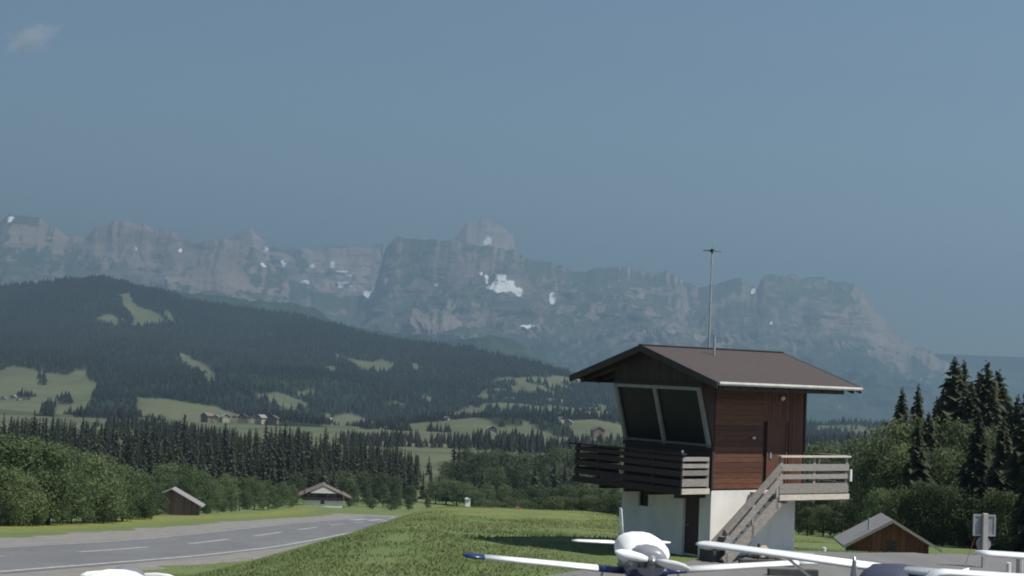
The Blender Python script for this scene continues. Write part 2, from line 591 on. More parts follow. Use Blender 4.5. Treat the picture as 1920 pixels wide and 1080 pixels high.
def cone_forest(name, X, Y, Z, H, mat, R=.19, sides=5, seed=1, spread=1.0):
    """far wood: every tree a small two-tier cone, all joined into one mesh"""
    rng = np.random.default_rng(seed)
    n = len(X)
    a = np.arange(sides) * 2 * np.pi / sides
    prof = np.concatenate([[[0, 0, 1.0]], np.stack([np.cos(a) * R * .62, np.sin(a) * R * .62, np.full(sides, .42)], -1),
                           np.stack([np.cos(a + .6) * R, np.sin(a + .6) * R, np.full(sides, .02)], -1)])
    fs = []
    for k in range(sides):
        k2 = (k + 1) % sides
        fs += [(0, 1 + k, 1 + k2), (1 + k, 1 + sides + k, 1 + sides + k2), (1 + k, 1 + sides + k2, 1 + k2)]
    fs = np.array(fs)
    rot = rng.uniform(0, 6.28, n)
    c, s = np.cos(rot), np.sin(rot)
    w = rng.uniform(.75, 1.4, n) * spread
    rd = rng.uniform(0, 1, n) < .28
    w, H = np.where(rd, w * 1.75, w), np.where(rd, H * .72, H)
    V = np.empty((n, len(prof), 3))
    jit = 1 + rng.uniform(-.25, .25, (n, len(prof)))
    V[..., 0] = X[:, None] + (prof[None, :, 0] * c[:, None] - prof[None, :, 1] * s[:, None]) * (H * w)[:, None] * jit
    V[..., 1] = Y[:, None] + (prof[None, :, 0] * s[:, None] + prof[None, :, 1] * c[:, None]) * (H * w)[:, None] * jit
    V[..., 2] = Z[:, None] + prof[None, :, 2] * H[:, None]
    Fa = (fs[None] + (np.arange(n) * len(prof))[:, None, None]).reshape(-1, 3)
    ti = np.repeat(np.clip(rng.uniform(0, .75, n) + .9 * fbm(X / 210, Y / 330, 4, 61), 0, 1), len(prof))
    return np_mesh(name, V.reshape(-1, 3), Fa, mat, tint=ti)

M_FARWOOD = foliage('far_wood', (.026, .030, .022), (.064, .068, .042))
def scatter_hill():
    n = 210000
    rng = np.random.default_rng(5)
    Y = np.sqrt(rng.uniform(1380 ** 2, 4750 ** 2, n))
    t = rng.uniform(-.43, .43, n)
    X = t * Y
    Z = far_z(X, Y)
    _, D = hill_c(t)
    ok = (Y < D + 60) & ~meadow_mask(X, Y, Z)
    # thinner towards the crest's far side
    ok &= rng.uniform(0, 1, n) < np.clip(.62 - .9 * np.clip(fbm(X / 110, Y / 260, 4, 63) - .22, 0, 1), .12, 1)
    X, Y, Z = X[ok], Y[ok], Z[ok]
    H = rng.uniform(7, 22, len(X)) * (1 + .5 * fbm(X / 120, Y / 160, 3, 67)) * np.interp(Y, [1400, 2400, 4600], [.52, .64, .84])
    return cone_forest('hillside_forest', X, Y, Z - .5, H, M_FARWOOD, seed=2)
tag(scatter_hill(), 'dark spruce forest covering the hazy hill below the mountains', kind='stuff')

# second, bluer hill behind
def range_mesh(name, C, D0, D1, base_e, mat, nt_, nv, power, amp, seed, jag, back=2500, tr=(-.62, .62), step=None, wob=900):
    t = np.linspace(tr[0], tr[1], nt_)
    ec = np.interp(t, *C)
    # crest wanders in distance; small jagged teeth on it
    Dc = D1 + wob * fbm(t * 9, t * 0 + seed, 3, seed)
    teeth = jag * (fbm(t * 160, t * 0, 4, seed + 40, .6) - .15)
    zc = CAM_H + ec * Dc + teeth
    v = np.concatenate([np.linspace(0, 1, nv), np.linspace(1.02, 1.5, 14)])
    Vv, Tt = np.meshgrid(v, t, indexing='ij')
    kw = np.exp(-.5 * (np.arange(-90, 91) / 26.) ** 2)
    kw /= kw.sum()
    zl = np.convolve(np.pad(zc, 90, mode='edge'), kw, 'valid')     # the range without its teeth
    Dm = np.broadcast_to(Dc, Vv.shape)
    Yg = np.where(Vv <= 1, D0 + (Dm - D0) * Vv, Dm + (Vv - 1) * back * 2)
    Xg = Tt * Yg
    zb = CAM_H + base_e * D0
    q = np.clip(Vv, 0, 1)
    g = q ** power
    if step is not None:
        g = step(q, Xg, Yg)
    tw = Tt + (1 - q) * (.05 * fbm(Xg / 1500, Yg / 900, 3, seed + 13) + .02 * fbm(Xg / 400, Yg / 260, 3, seed + 15))
    zlw, zcw = np.interp(tw, t, zl), np.interp(tw, t, zc)
    Zg = zb + (zlw - zb) * g + (zcw - zlw) * q ** 5
    env = np.clip(np.sin(np.pi * np.clip(Vv, 0, 1)) ** .8, 0, 1)
    wx = 420 * fbm(Xg / 1300, Yg / 1300, 3, seed + 3)
    rid = ridged((Xg + wx + .25 * Yg) / 1300, (Yg - wx) / 2400, 6, seed + 1, .5)
    Zg = Zg + env * amp * (rid - 1.0) + env * amp * .42 * fbm((Xg + wx) / 420, (Yg + wx) / 420, 5, seed + 5, .62) + env * amp * .26 * (ridged((Xg + .6 * wx) / 330, (Yg - wx) / 620, 4, seed + 31, .55) - .6)
    rel = np.clip(np.sin(np.pi * np.clip(Vv, 0, 1)), 0, 1) ** .5
    Yg = Yg + rel * amp * .35 * fbm(Xg / 330, Zg / 75, 4, seed + 21, .55)
    Xg = Xg + rel * amp * .30 * fbm(Xg / 300 + 9, Zg / 95, 4, seed + 25, .55)
    fall = np.clip(Vv - 1, 0, 1)
    Zg = Zg - fall * (zc[None] - zb) * 1.3
    return t, Xg, Yg, Zg, Vv

def hill2_spec(nt, b, g, pos):
    n2 = noise(nt, pos, .012, 6, .7)
    n1 = noise(nt, pos, .0022, 4, .6)
    c = mixc(nt, ramp(nt, n2, .4, .65), (.014, .024, .016), (.035, .05, .027))
    c = mixc(nt, ramp(nt, n1, .56, .66, 0, .7), c, (.08, .1, .05))
    nt.links.new(c, b.inputs['Base Color'])
M_HILL2 = terrain_mat('far_hill_ground', hill2_spec)
t2, X2, Y2, Z2, V2 = range_mesh('x', H2, 5200, 6600, -.03, None, 620, 70, 1.0, 60, 61, 16, 1500)
tag(np_mesh('far_hill', np.stack([X2, Y2, Z2], -1).reshape(-1, 3), grid_faces(*X2.shape), M_HILL2, smooth_=True), kind='structure')

# ---------------------------------------------------------------- mountains
SKY = [(-900, 470), (-500, 440), (-200, 450), (0, 414), (25, 402), (75, 410), (90, 422), (120, 436), (131, 444), (160, 441), (180, 425), (235, 412), (258, 416), (270, 422), (330, 438), (350, 452), (372, 461), (400, 447), (435, 443), (455, 434), (470, 428), (485, 440), (500, 462), (530, 465), (560, 470), (600, 466), (615, 458), (640, 462), (680, 466), (720, 455), (745, 440), (770, 447), (850, 448), (860, 435), (880, 415), (905, 405), (925, 412), (950, 430), (963, 440), (966, 460), (1000, 482), (1030, 490), (1060, 500), (1080, 508), (1110, 503), (1150, 496), (1165, 495), (1200, 503), (1240, 510), (1250, 510), (1270, 520), (1310, 540), (1330, 531), (1390, 522), (1410, 532), (1420, 541), (1426, 522), (1440, 514), (1500, 516), (1560, 522), (1600, 528), (1620, 545), (1635, 575), (1650, 590), (1670, 605), (1680, 625), (1710, 650), (1730, 655), (1760, 668), (1790, 690), (1812, 686), (1850, 695), (1885, 691), (1920, 697), (2300, 700), (2900, 700)]
FRONT_SUB = [(425, 443), (455, 451), (480, 462), (500, 484), (540, 525), (580, 543), (640, 552), (690, 558), (706, 530), (722, 468), (746, 442), (770, 447), (850, 449), (870, 456), (920, 462), (962, 464), (985, 476), (1000, 483)]
lo = [p for p in SKY if p[0] < 425] + FRONT_SUB + [p for p in SKY if p[0] > 1000]
REAR = []
for x, y in SKY:
    vis = (425 <= x <= 730) or (848 <= x <= 966)
    REAR.append((x, y if vis else y + 45))
REAR = sorted(REAR + [(424, 470), (731, 480), (846, 480), (967, 500)])
CF, CR = crest(lo), crest(REAR)

def rock_spec(warm):
    def spec(nt, b, g, pos):
        mp = N(nt, 'ShaderNodeMapping')
        mp.inputs['Scale'].default_value = (1, .5, 2.2)
        nt.links.new(pos, mp.inputs[0])
        n1 = noise(nt, mp.outputs[0], .0011, 7, .62)
        n2 = noise(nt, mp.outputs[0], .006, 6, .7)
        n3 = noise(nt, pos, .0009, 5, .6)
        rock = mixc(nt, ramp(nt, n1, .35, .65), tuple(c * .42 for c in warm), warm)
        rock = mixc(nt, ramp(nt, n2, .42, .68, 0, .7), rock, tuple(min(1, c * 1.35) for c in warm))
        grass = mixc(nt, ramp(nt, n2, .4, .65), (.045, .062, .038), (.085, .10, .06))
        wood = mixc(nt, ramp(nt, n2, .4, .6), (.014, .028, .02), (.04, .06, .035))
        at = N(nt, 'ShaderNodeAttribute', attribute_name='green')
        ad = nt.nodes.new('ShaderNodeMath')
        ad.operation = 'ADD'
        nt.links.new(at.outputs['Fac'], ad.inputs[0])
        nt.links.new(ramp(nt, n3, .3, .7, -.35, .35), ad.inputs[1])
        c = mixc(nt, ramp(nt, ad.outputs[0], .4, .6), rock, grass)
        wt = N(nt, 'ShaderNodeAttribute', attribute_name='wood')
        aw = nt.nodes.new('ShaderNodeMath')
        aw.operation = 'ADD'
        nt.links.new(wt.outputs['Fac'], aw.inputs[0])
        nt.links.new(ramp(nt, n1, .3, .7, -.3, .3), aw.inputs[1])
        c = mixc(nt, ramp(nt, aw.outputs[0], .42, .6), c, wood)
        sn = N(nt, 'ShaderNodeAttribute', attribute_name='snow')
        c = mixc(nt, ramp(nt, sn.outputs['Fac'], .35, .6), c, (.86, .87, .88))
        nt.links.new(c, b.inputs['Base Color'])
    return spec
M_ROCK = terrain_mat('mountain_rock', rock_spec((.235, .185, .165)))
M_ROCK2 = terrain_mat('pale_mountain_rock', rock_spec((.36, .27, .24)))

SNOW = [(625, 498, 4, 5, .2), (655, 515, 6, 2.5, -.2), (665, 545, 6, 2, .3), (530, 495, 3, 5, .5), (585, 500, 4, 2, 0), (340, 470, 3, 2, .2), (700, 545, 3, 5, -.3), (20, 411, 5, 3, -.6), (572, 527, 8, 3, .3), (192, 520, 4, 2.5, .5), (640, 533, 14, 3, .1), (690, 558, 13, 4, -.35), (640, 508, 11, 3, 0), (718, 527, 2, 7, 0), (908, 451, 5, 4, .4), (915, 449, 5, 5, -.4), (945, 540, 30, 5, .12), (932, 535, 10, 8, .3), (952, 533, 12, 8, .1), (938, 518, 9, 5, -.3), (903, 510, 6, 3, .8), (915, 522, 4, 6, -.2), (968, 547, 6, 3, .5), (1034, 558, 5, 9, -.1), (992, 614, 14, 3, .35), (498, 470, 2, 6, .1), (492, 497, 6, 3, .7), (1417, 546, 3, 3, 0), (820, 530, 4, 3, 0), (1448, 603, 4, 2, .8), (255, 467, 3, 2, 0), (605, 511, 5, 2, 0)]
def snow_mask(X, Y, Z):
    px, py = project(X, Y, Z)
    px = px + 9 * fbm(X / 70, Y / 160, 4, 71, .65)
    py = py + 9 * fbm(X / 70, Z / 40, 4, 73, .65)
    m = np.zeros(px.shape)
    for x, y, rx, ry, an in SNOW:
        c, s = math.cos(an), math.sin(an)
        dx, dy = px - x, py - y
        u, v = (dx * c + dy * s) / (rx * 1.1), (-dx * s + dy * c) / (ry * 1.25)
        m = np.maximum(m, np.clip(1.5 - (u * u + v * v) ** .5, 0, 1))
    return m

def mountain(name, C, D0, D1, mat, nt_, nv, power, amp, seed, jag, wob, rear):
    def step(q, X, Y):
        n = .10 * fbm(X / 1400, Y / 1400, 3, seed + 9)
        w = np.clip(q + n * np.sin(np.pi * q), 0, 1)
        # two bands of cliff with ledges of scree between
        a = .30 * smooth(.0, .55, w) + .22 * smooth(.52, .66, w) + .12 * smooth(.6, .85, w) + .36 * smooth(.8, 1.0, w)
        return .62 * w ** power + .38 * a
    t, X, Y, Z, Vv = range_mesh(name, C, D0, D1, -.034 if not rear else .02, mat, nt_, nv, power, amp, seed, jag, 2500, step=step, wob=wob)
    gx = np.gradient(Z, axis=1) / np.maximum(1, np.abs(np.gradient(X, axis=1)))
    gy = np.gradient(Z, axis=0) / np.maximum(1, np.gradient(Y, axis=0))
    slope = np.hypot(gx, gy)
    e = (Z - CAM_H) / Y
    green = .95 - smooth(.45, 1.15, slope) * .7 - smooth(.045, .085, e) * .55
    wood = (1 - smooth(.012, .030, e)) * (1 - .5 * smooth(.5, 1.2, slope))
    px, py = project(X, Y, Z)
    rockface = np.zeros(X.shape)
    for poly in ([(1500, 560), (1660, 575), (1690, 640), (1560, 620), (1440, 640)], [(1415, 540), (1425, 545), (1480, 630), (1440, 590)], [(160, 440), (420, 470), (480, 540), (200, 530)], [(560, 460), (720, 460), (700, 560), (600, 560)], [(500, 470), (540, 480), (585, 535), (560, 532)], [(1640, 620), (1800, 690), (1790, 720), (1690, 660)]):
        rockface = np.maximum(rockface, in_poly(px + 14 * fbm(X / 200, Z / 90, 3, 5), py + 10 * fbm(X / 260, Z / 90, 3, 6), poly))
    green = green - .45 * rockface
    wood = wood - .8 * rockface
    sn = snow_mask(X, Y, Z)
    return tag(np_mesh(name, np.stack([X, Y, Z], -1).reshape(-1, 3), grid_faces(*X.shape), mat, tint={'green': green.ravel(), 'wood': wood.ravel(), 'snow': sn.ravel()}, smooth_=False), kind='structure')
mountain('mountain_range', CF, 6900, 10800, M_ROCK, 1500, 230, 1.25, 190, 101, 26, 700, False)
mountain('mountain_peaks', CR, 11800, 13600, M_ROCK2, 1100, 120, 1.0, 150, 202, 34, 500, True)

# ---------------------------------------------------------------- haze and cloud
def haze_box():
    zs = []
    for o in S.objects:
        if o.type == 'MESH':
            co = np.empty(len(o.data.vertices) * 3, np.float32)
            o.data.vertices.foreach_get('co', co)
            zs += [float(co[2::3].min()), float(co[2::3].max())]
    zlo, zhi = min(zs), max(zs)
    m = bpy.data.materials.new('haze_air')
    m.use_nodes = True
    nt = m.node_tree
    nt.nodes.clear()
    v = N(nt, 'ShaderNodeVolumePrincipled')
    v.inputs['Color'].default_value = (.46, .70, .89, 1)
    v.inputs['Density'].default_value = HAZE
    v.inputs['Anisotropy'].default_value = .42
    o = nt.nodes.new('ShaderNodeOutputMaterial')
    nt.links.new(v.outputs[0], o.inputs['Volume'])
    mb = MB()
    mb.box(-12000, 12000, -3000, 19500, zlo - 1, zhi + 1)
    h = mb.build('haze', m)
    return tag(h, kind='stuff')
haze_box()

# ---------------------------------------------------------------- materials of the things
W_DARK = simple('dark_stained_wood', (.036, .020, .018), .35, 5, .75, (1, 6, 6), .3, .3)
W_WALL = simple('brown_larch_cladding', (.112, .042, .021), .42, 4, .7, (.6, 5, 8), .3, .35)
W_VERT = simple('brown_vertical_boards', (.10, .037, .020), .4, 4, .7, (6, 6, .6), .3, .3)
W_GREY = simple('weathered_grey_wood', (.235, .215, .195), .3, 5, .85, (1.2, 6, 6), .3, .25)
W_PALE = simple('pale_beam_wood', (.50, .46, .38), .2, 4, .8, (1, 5, 5), .2)
M_RENDER = simple('white_render', (.74, .72, .68), .13, 1.6, .85, (1, 1, .5), .15)
M_ROOF = simple('brown_roofing', (.050, .036, .034), .2, 5, .8, (1, 2, 1), .5)
M_FASCIA = simple('dark_fascia', (.035, .028, .028), .3, 5, .7)
M_GUTTER = simple('grey_gutter', (.42, .41, .38), .2, 4, .5)
M_FRAME = simple('grey_window_frame', (.23, .225, .20), .15, 4, .6)
M_GLASS = simple('tinted_window_glass', (.012, .013, .017), .2, 1, .38, spec=.22)
M_DOOR = simple('dark_brown_door', (.055, .032, .03), .25, 4, .6, (5, 5, .6))
M_METAL = simple('galvanised_metal', (.42, .43, .44), .15, 6, .45, metallic=.6)
M_DMETAL = simple('dark_metal', (.06, .065, .07), .2, 6, .5, metallic=.4)
M_WHITE = simple('white_aircraft_paint', (.80, .80, .79), .04, 1.5, .28)
M_SHADEGREY = simple('shade_grey_fuselage', (.22, .225, .25), .08, 1.5, .35)  # shade on the fuselage below the canopy cover, put into its colour
M_BLUE = simple('dark_blue_aircraft_paint', (.018, .032, .11), .12, 2, .3)
M_COVER = simple('white_canvas_cover', (.80, .79, .77), .05, 3, .8, bump=.4)
M_NAVY = simple('navy_canvas_cover', (.035, .042, .075), .2, 3, .8, bump=.4)
M_TYRE = simple('tyre_rubber', (.02, .02, .02), .2, 5, .8)
M_PERSPEX = simple('dark_perspex', (.03, .035, .04), .1, 1, .06)
M_LAMP = simple('white_lamp_glass', (.7, .7, .66), .1, 1, .4)
M_SHEET = simple('grey_sheet_metal_roof', (.22, .205, .195), .15, 5, .55, (1, 8, 1), .2)
M_BARN = simple('weathered_barn_boards', (.17, .10, .075), .4, 4, .85, (7, 7, .5), .3, .35)
M_ORANGE = simple('orange_brown_boards', (.19, .070, .040), .35, 4, .8, (6, 6, .6), .3, .25)
M_TILE = simple('red_brown_tiles', (.115, .085, .075), .3, 4, .8, rnd=.25)
M_CREAM = simple('cream_boards', (.72, .68, .60), .1, 3, .8, (8, 1, 1))
M_STONE = simple('pale_stone', (.36, .31, .25), .35, 4, .9, bump=.5)
M_BARK = simple('bark', (.06, .045, .035), .4, 6, .9, (4, 4, 1), .5)

# ---------------------------------------------------------------- control tower
TW = thing('control_tower', 'wooden control tower on a white base with canted dark windows and a brown gabled roof', 'control tower', (6.115, 47.413, 0), math.pi / 2 - .95)
def B(name, mat, *a, parent=TW, **k):
    return MB().box(*a).build(name, mat, parent, **k)

# white ground floor with door and window openings in the face towards the runway
base = MB()
base.box(.14, 3.5, 0, 4.1, -.4, 1.95)
for y0, y1, z0, z1 in ((0, .50, -.4, 1.95), (.50, 1.22, 1.74, 1.95), (1.22, 2.83, -.4, 1.95), (2.83, 3.30, -.4, 1.22), (2.83, 3.30, 1.69, 1.95), (3.30, 4.1, -.4, 1.95)):
    base.box(0, .14, y0, y1, z0, z1)
base.build('base_wall', M_RENDER, TW)
dr = B('door', M_DOOR, .09, .135, .52, 1.2, 0, 1.73)
MB().tube([(.085, 1.1, .85), (.05, 1.1, .85), (.05, 1.0, .85)], .012, 6).build('handle', M_METAL, dr)
wd = MB()
for y0, y1, z0, z1 in ((2.83, 2.87, 1.22, 1.69), (3.26, 3.30, 1.22, 1.69), (2.87, 3.26, 1.22, 1.26), (2.87, 3.26, 1.65, 1.69)):
    wd.box(.07, .12, y0, y1, z0, z1)
wd = wd.build('window', M_DOOR, TW)
B('pane', M_GLASS, .10, .11, 2.87, 3.26, 1.26, 1.65, parent=wd)

# upper cabin: a dark core with boards on its visible faces
B('cabin', W_DARK, .04, 3.76, .04, 4.06, 1.98, 5.06)
z = 2.0
k = 0
while z < 4.98:
    B('plank', W_WALL, .0 if z < 3.2 else .06, 2.04, .0 - .006 * (k % 2), .036, z, z + .150)
    B('plank', W_DARK, .0, .036, .06, 4.04, z, z + .150) if z < 3.1 else None
    B('plank', W_WALL, 3.764, 3.80, .02, 4.08, z, z + .150)
    z += .157
    k += 1
x = 2.05
while x < 3.78:
    w = min(.155, 3.80 - x)
    if x + w < 2.20 or x > 3.02:
        B('board', W_VERT, x, x + w - .008, -.004, .036, 2.0, 5.02)
    elif x < 2.3 or True:
        B('board', W_VERT, x, x + w - .008, -.004, .036, 4.02, 5.02)
    x += w
cd = B('cabin_door', W_VERT, 2.26, 3.0, -.002, .032, 2.0, 3.98)
fr = MB()
fr.box(2.19, 2.26, -.03, .03, 2.0, 4.0).box(3.0, 3.07, -.03, .03, 2.0, 4.0).box(2.19, 3.07, -.028, .028, 3.985, 4.06)
fr.build('door_frame', W_VERT, cd)
MB().box(2.33, 2.40, -.03, -.004, 2.9, 3.08).build('handle', M_METAL, cd)
B('corner_post', W_DARK, -.03, .05, -.035, .03, 2.0, 3.22)
B('corner_post', W_DARK, 3.76, 3.84, -.035, .03, 2.0, 5.02)
# canted window band
for v0 in (.0, 3.98):
    MB().prism([(0.03, v0, 3.22), (.03, v0, 5.02), (-.5, v0, 5.02)], (0, .12, 0)).build('window_cheek', W_DARK, TW)
B('window_head', W_DARK, -.52, .03, -.01, 4.11, 4.99, 5.07)
B('window_apron', W_DARK, -.045, .03, .0, 4.1, 3.10, 3.22)
def cant(v, z, out=0.):
    s = (z - 3.24) / (5.0 - 3.24)
    return (-.5 * s - out, v, z)
for v in (.13, 2.12, 3.97):
    MB().beam(cant(v, 3.22, .03), cant(v, 4.98, .03), .13, .09, (1, 0, .28)).build('window_post', M_FRAME, TW)
MB().beam(cant(.06, 4.93, .035), cant(4.04, 4.93, .035), .08, .10).build('window_rail', M_FRAME, TW)
MB().beam(cant(.06, 3.27, .03), cant(4.04, 3.27, .03), .10, .07).build('window_sill', simple('dark_sill', (.11, .11, .12), .2), TW)
for v0, v1 in ((.19, 2.05), (2.18, 3.91)):
    MB().add([cant(v0, 3.3), cant(v1, 3.3), cant(v1, 4.89), cant(v0, 4.89)], [(0, 1, 2, 3)]).prism([cant(v0, 3.3, -.012), cant(v1, 3.3, -.012), cant(v1, 4.89, -.012), cant(v0, 4.89, -.012)], (.01, 0, 0)).build('window_pane', M_GLASS, TW)

# roof: two slabs, ridge along local x
RV, RZ, SL = 2.46, 6.19, .2986
def rz(v):
    return RZ - SL * abs(v - RV)
for sgn in (-1, 1):
    v1 = RV + sgn * 3.45
    a = [(-.82, RV, RZ), (-.82, v1, rz(v1)), (-.82, v1, rz(v1) - .05), (-.82, RV, RZ - .05)]
    MB().prism(a, (6.04, 0, 0)).build('roof_slab', M_ROOF, TW)
    a = [(-.70, RV + sgn * .02, RZ - .055), (-.70, v1 - sgn * .06, rz(v1 - sgn * .06) - .055), (-.70, v1 - sgn * .06, rz(v1 - sgn * .06) - .12), (-.70, RV + sgn * .02, RZ - .12)]
    MB().prism(a, (5.80, 0, 0)).build('roof_boarding', W_DARK, TW)
    for x0 in (-.86, 5.18):
        a = [(x0, RV, RZ + .012), (x0, v1 + sgn * .02, rz(v1) + .008), (x0, v1 + sgn * .02, rz(v1) - .20), (x0, RV, RZ - .20)]
        MB().prism(a, (.035, 0, 0)).build('barge_board', M_FASCIA, TW)
    for k in range(9):
        xx = -.45 + k * .68
        MB().beam((xx, RV + sgn * .06, RZ - .19), (xx, v1 - sgn * .1, rz(v1 - sgn * .1) - .175), .08, .12).build('rafter', W_DARK, TW)
B('ridge_cap', M_ROOF, -.86, 5.22, RV - .09, RV + .09, RZ + .002, RZ + .03)
g_ = MB()
g_.tube([(-.80, RV - 3.49, rz(RV - 3.45) - .04), (5.20, RV - 3.49, rz(RV - 3.45) - .06)], .055, 8)
g_.build('gutter', M_GUTTER, TW)
B('eave_purlin', M_FASCIA, -.6, 4.6, -.86, -.74, 4.92, 5.06)
B('eave_purlin', M_FASCIA, -.6, 4.6, 5.5, 5.62, 4.98, 5.12)
# gable boarding above the windows, front and back, and the strips under the eaves
for x0 in (-.47, 3.72):
    yy = 0.0
    while yy < 4.09:
        y1 = min(yy + .17, 4.1)
        zt = lambda v: rz(v) - .125
        mid = [(x0, yy, 5.072), (x0, y1 - .008, 5.072), (x0, y1 - .008, zt(y1 - .008)), (x0, yy, zt(yy))]
        MB().prism(mid, (.04, 0, 0)).build('gable_board', W_DARK, TW)
        yy = y1
MB().prism([(-.40, .02, 5.072), (-.40, .10, 5.072), (-.40, .10, rz(.1) - .125), (-.40, .02, rz(.02) - .125)], (4.1, 0, 0)).build('wall_plate', W_DARK, TW)

# balcony along the window side
bal = B('balcony', W_DARK, -1.2, -.01, .0, 5.0, 1.86, 1.97)
B('edge_beam', W_PALE, -1.24, -.13, -.06, -.005, 1.86, 2.02, parent=bal)  # paler than the front beam: sunlight on this end put into the colour
B('edge_beam', W_DARK, -1.26, -1.205, -.06, 5.04, 1.84, 2.03, parent=bal)
for v in (.02, 1.3, 2.6, 3.9, 4.95):
    B('post', W_DARK, -1.2, -1.12, v - .045, v + .045, 1.975, 3.0, parent=bal)
B('handrail', W_DARK, -1.27, -1.10, -.09, 5.25, 3.0, 3.05, parent=bal)
for z0, hgt in ((2.10, .16), (2.36, .16), (2.60, .15), (2.82, .12)):
    B('rail_board', W_DARK, -1.235, -1.205, -.03, 5.02, z0, z0 + hgt, parent=bal)
for z0, hgt in ((2.08, .22), (2.40, .15), (2.62, .12), (2.82, .12)):
    B('rail_board', W_GREY, -1.2, -.16, -.045, -.012, z0, z0 + hgt, parent=bal)  # sunlit return painted lighter than the shaded front boards
    B('rail_board', W_DARK, -1.2, .6, 5.005, 5.035, z0, z0 + hgt, parent=bal)
B('post', W_GREY, -.22, -.13, -.01, .06, 1.975, 2.9, parent=bal)  # lighter than the other posts, its sunlight painted in
MB().box(-.01, .6, 4.12, 5.0, 1.86, 1.97).build('balcony_floor', W_DARK, TW)
for v in (.3, 1.5, 2.6, 3.8):
    MB().box(-1.15, -.005, v - .05, v + .05, 1.72, 1.855).build('joist', W_DARK, bal)

# landing and stairs on the lit side
lan = B('landing', W_GREY, 1.52, 4.36, -1.30, -.045, 1.82, 1.90)
B('edge_beam', W_PALE, 1.46, 4.42, -1.36, -1.305, 1.76, 1.92, parent=lan)
B('edge_beam', W_PALE, 4.365, 4.42, -1.30, -.02, 1.76, 1.92, parent=lan)
for x in (1.52, 2.9, 4.30):
    B('post', W_GREY, x, x + .09, -1.295, -1.21, 1.905, 3.02, parent=lan)
B('post', W_GREY, 4.30, 4.39, -.14, -.05, 1.905, 3.02, parent=lan)
B('handrail', W_PALE, 1.46, 4.44, -1.38, -1.20, 3.02, 3.07, parent=lan)
B('handrail', W_GREY, 4.29, 4.43, -1.19, -.02, 3.02, 3.07, parent=lan)
for z0, hgt in ((1.96, .29), (2.38, .14), (2.62, .20)):
    B('rail_board', W_GREY, 1.46, 4.40, -1.335, -1.302, z0, z0 + hgt, parent=lan)
    B('rail_board', W_GREY, 4.395, 4.43, -1.29, -.05, z0, z0 + hgt, parent=lan)
B('sign_plate', M_LAMP, 4.40, 4.47, -1.40, -1.34, 2.30, 2.66, parent=lan)
for x in (1.75, 2.9, 4.1):
    B('joist', W_GREY, x, x + .1, -1.29, -.01, 1.66, 1.815, parent=lan)
st = thing('stairs', None, None)
st.parent = TW
x_top, z_top, x_bot, z_bot = 1.50, 1.86, -.62, .0
for v in (-1.30, -.34):
    MB().beam((x_top, v, z_top - .12), (x_bot, v, z_bot + .02), .05, .32, (0, 0, 1)).build('stringer', W_GREY, st)
n = 10
for k in range(n):
    s = (k + .5) / n
    xx, zz = x_top + (x_bot - x_top) * s, z_top + (z_bot - z_top) * s
    MB().box(xx - .13, xx + .13, -1.27, -.37, zz - .03, zz + .01).build('tread', W_GREY, st)
for dz, hh in ((.98, .21), (.60, .20)):
    MB().beam((x_top + .02, -1.335, z_top + dz - .08), (x_bot - .02, -1.335, z_bot + dz - .08), .035, hh, (0, 0, 1)).build('rail_board', W_GREY, st)
for s in (.05, .5, .97):
    xx, zz = x_top + (x_bot - x_top) * s, z_top + (z_bot - z_top) * s
    MB().box(xx - .045, xx + .045, -1.325, -1.27 - .0, zz - .25, zz + .98).build('post', W_GREY, st)
MB().box(-.85, -.45, -1.1, -.5, .0, .34).build('step_block', simple('dark_step', (.05, .045, .045), .3), st)

# fittings on the tower
for nm, p, r in (('lamp', (2.76, -.06, 4.74), .085), ('wall_box', (1.60, -.05, 3.52), .05)):
    MB().tube([(p[0], p[1] + .04, p[2]), (p[0], p[1] - .02, p[2]), (p[0], p[1] - .07, p[2])], [r * .6, r, r * .55], 10).build(nm, M_LAMP, TW, True)
MB().tube([(-1.16, .03, 3.05), (-1.16, .03, 3.10), (-1.16, .03, 3.14)], [.03, .045, .02], 8).build('lamp', M_LAMP, TW)
# radio mast on the far roof slope, with crossed dipoles
ms = MB()
ms.tube([(2.47, 3.0, rz(3.0) - .02), (2.47, 3.0, 8.2)], .034, 8).tube([(2.47, 3.0, 8.2), (2.47, 3.0, 9.36)], .022, 8).tube([(2.47, 3.0, 9.36), (2.47, 3.0, 9.62)], .009, 6)
ms.tube([(2.47, 3.0, 8.9), (2.47, 3.0, 9.05)], .035, 8)
ms = ms.build('radio_mast', M_METAL, TW)
dp = MB()
for a in (0, math.pi / 2):
    c, s = math.cos(a - .55) * .30, math.sin(a - .55) * .30
    dp.tube([(2.47 - c, 3.0 - s, 9.34), (2.47, 3.0, 9.36), (2.47 + c, 3.0 + s, 9.34)], [.016, .03, .016], 6)
dp.tube([(2.47, 3.0, 9.24), (2.47, 3.0, 9.40)], [.02, .06], 8)
dp.build('dipole', M_DMETAL, ms)
MB().tube([(1.55, 1.75, rz(1.75) - .02), (1.55, 1.75, rz(1.75) + .62)], .035, 8).build('vent_pipe', M_METAL, TW)

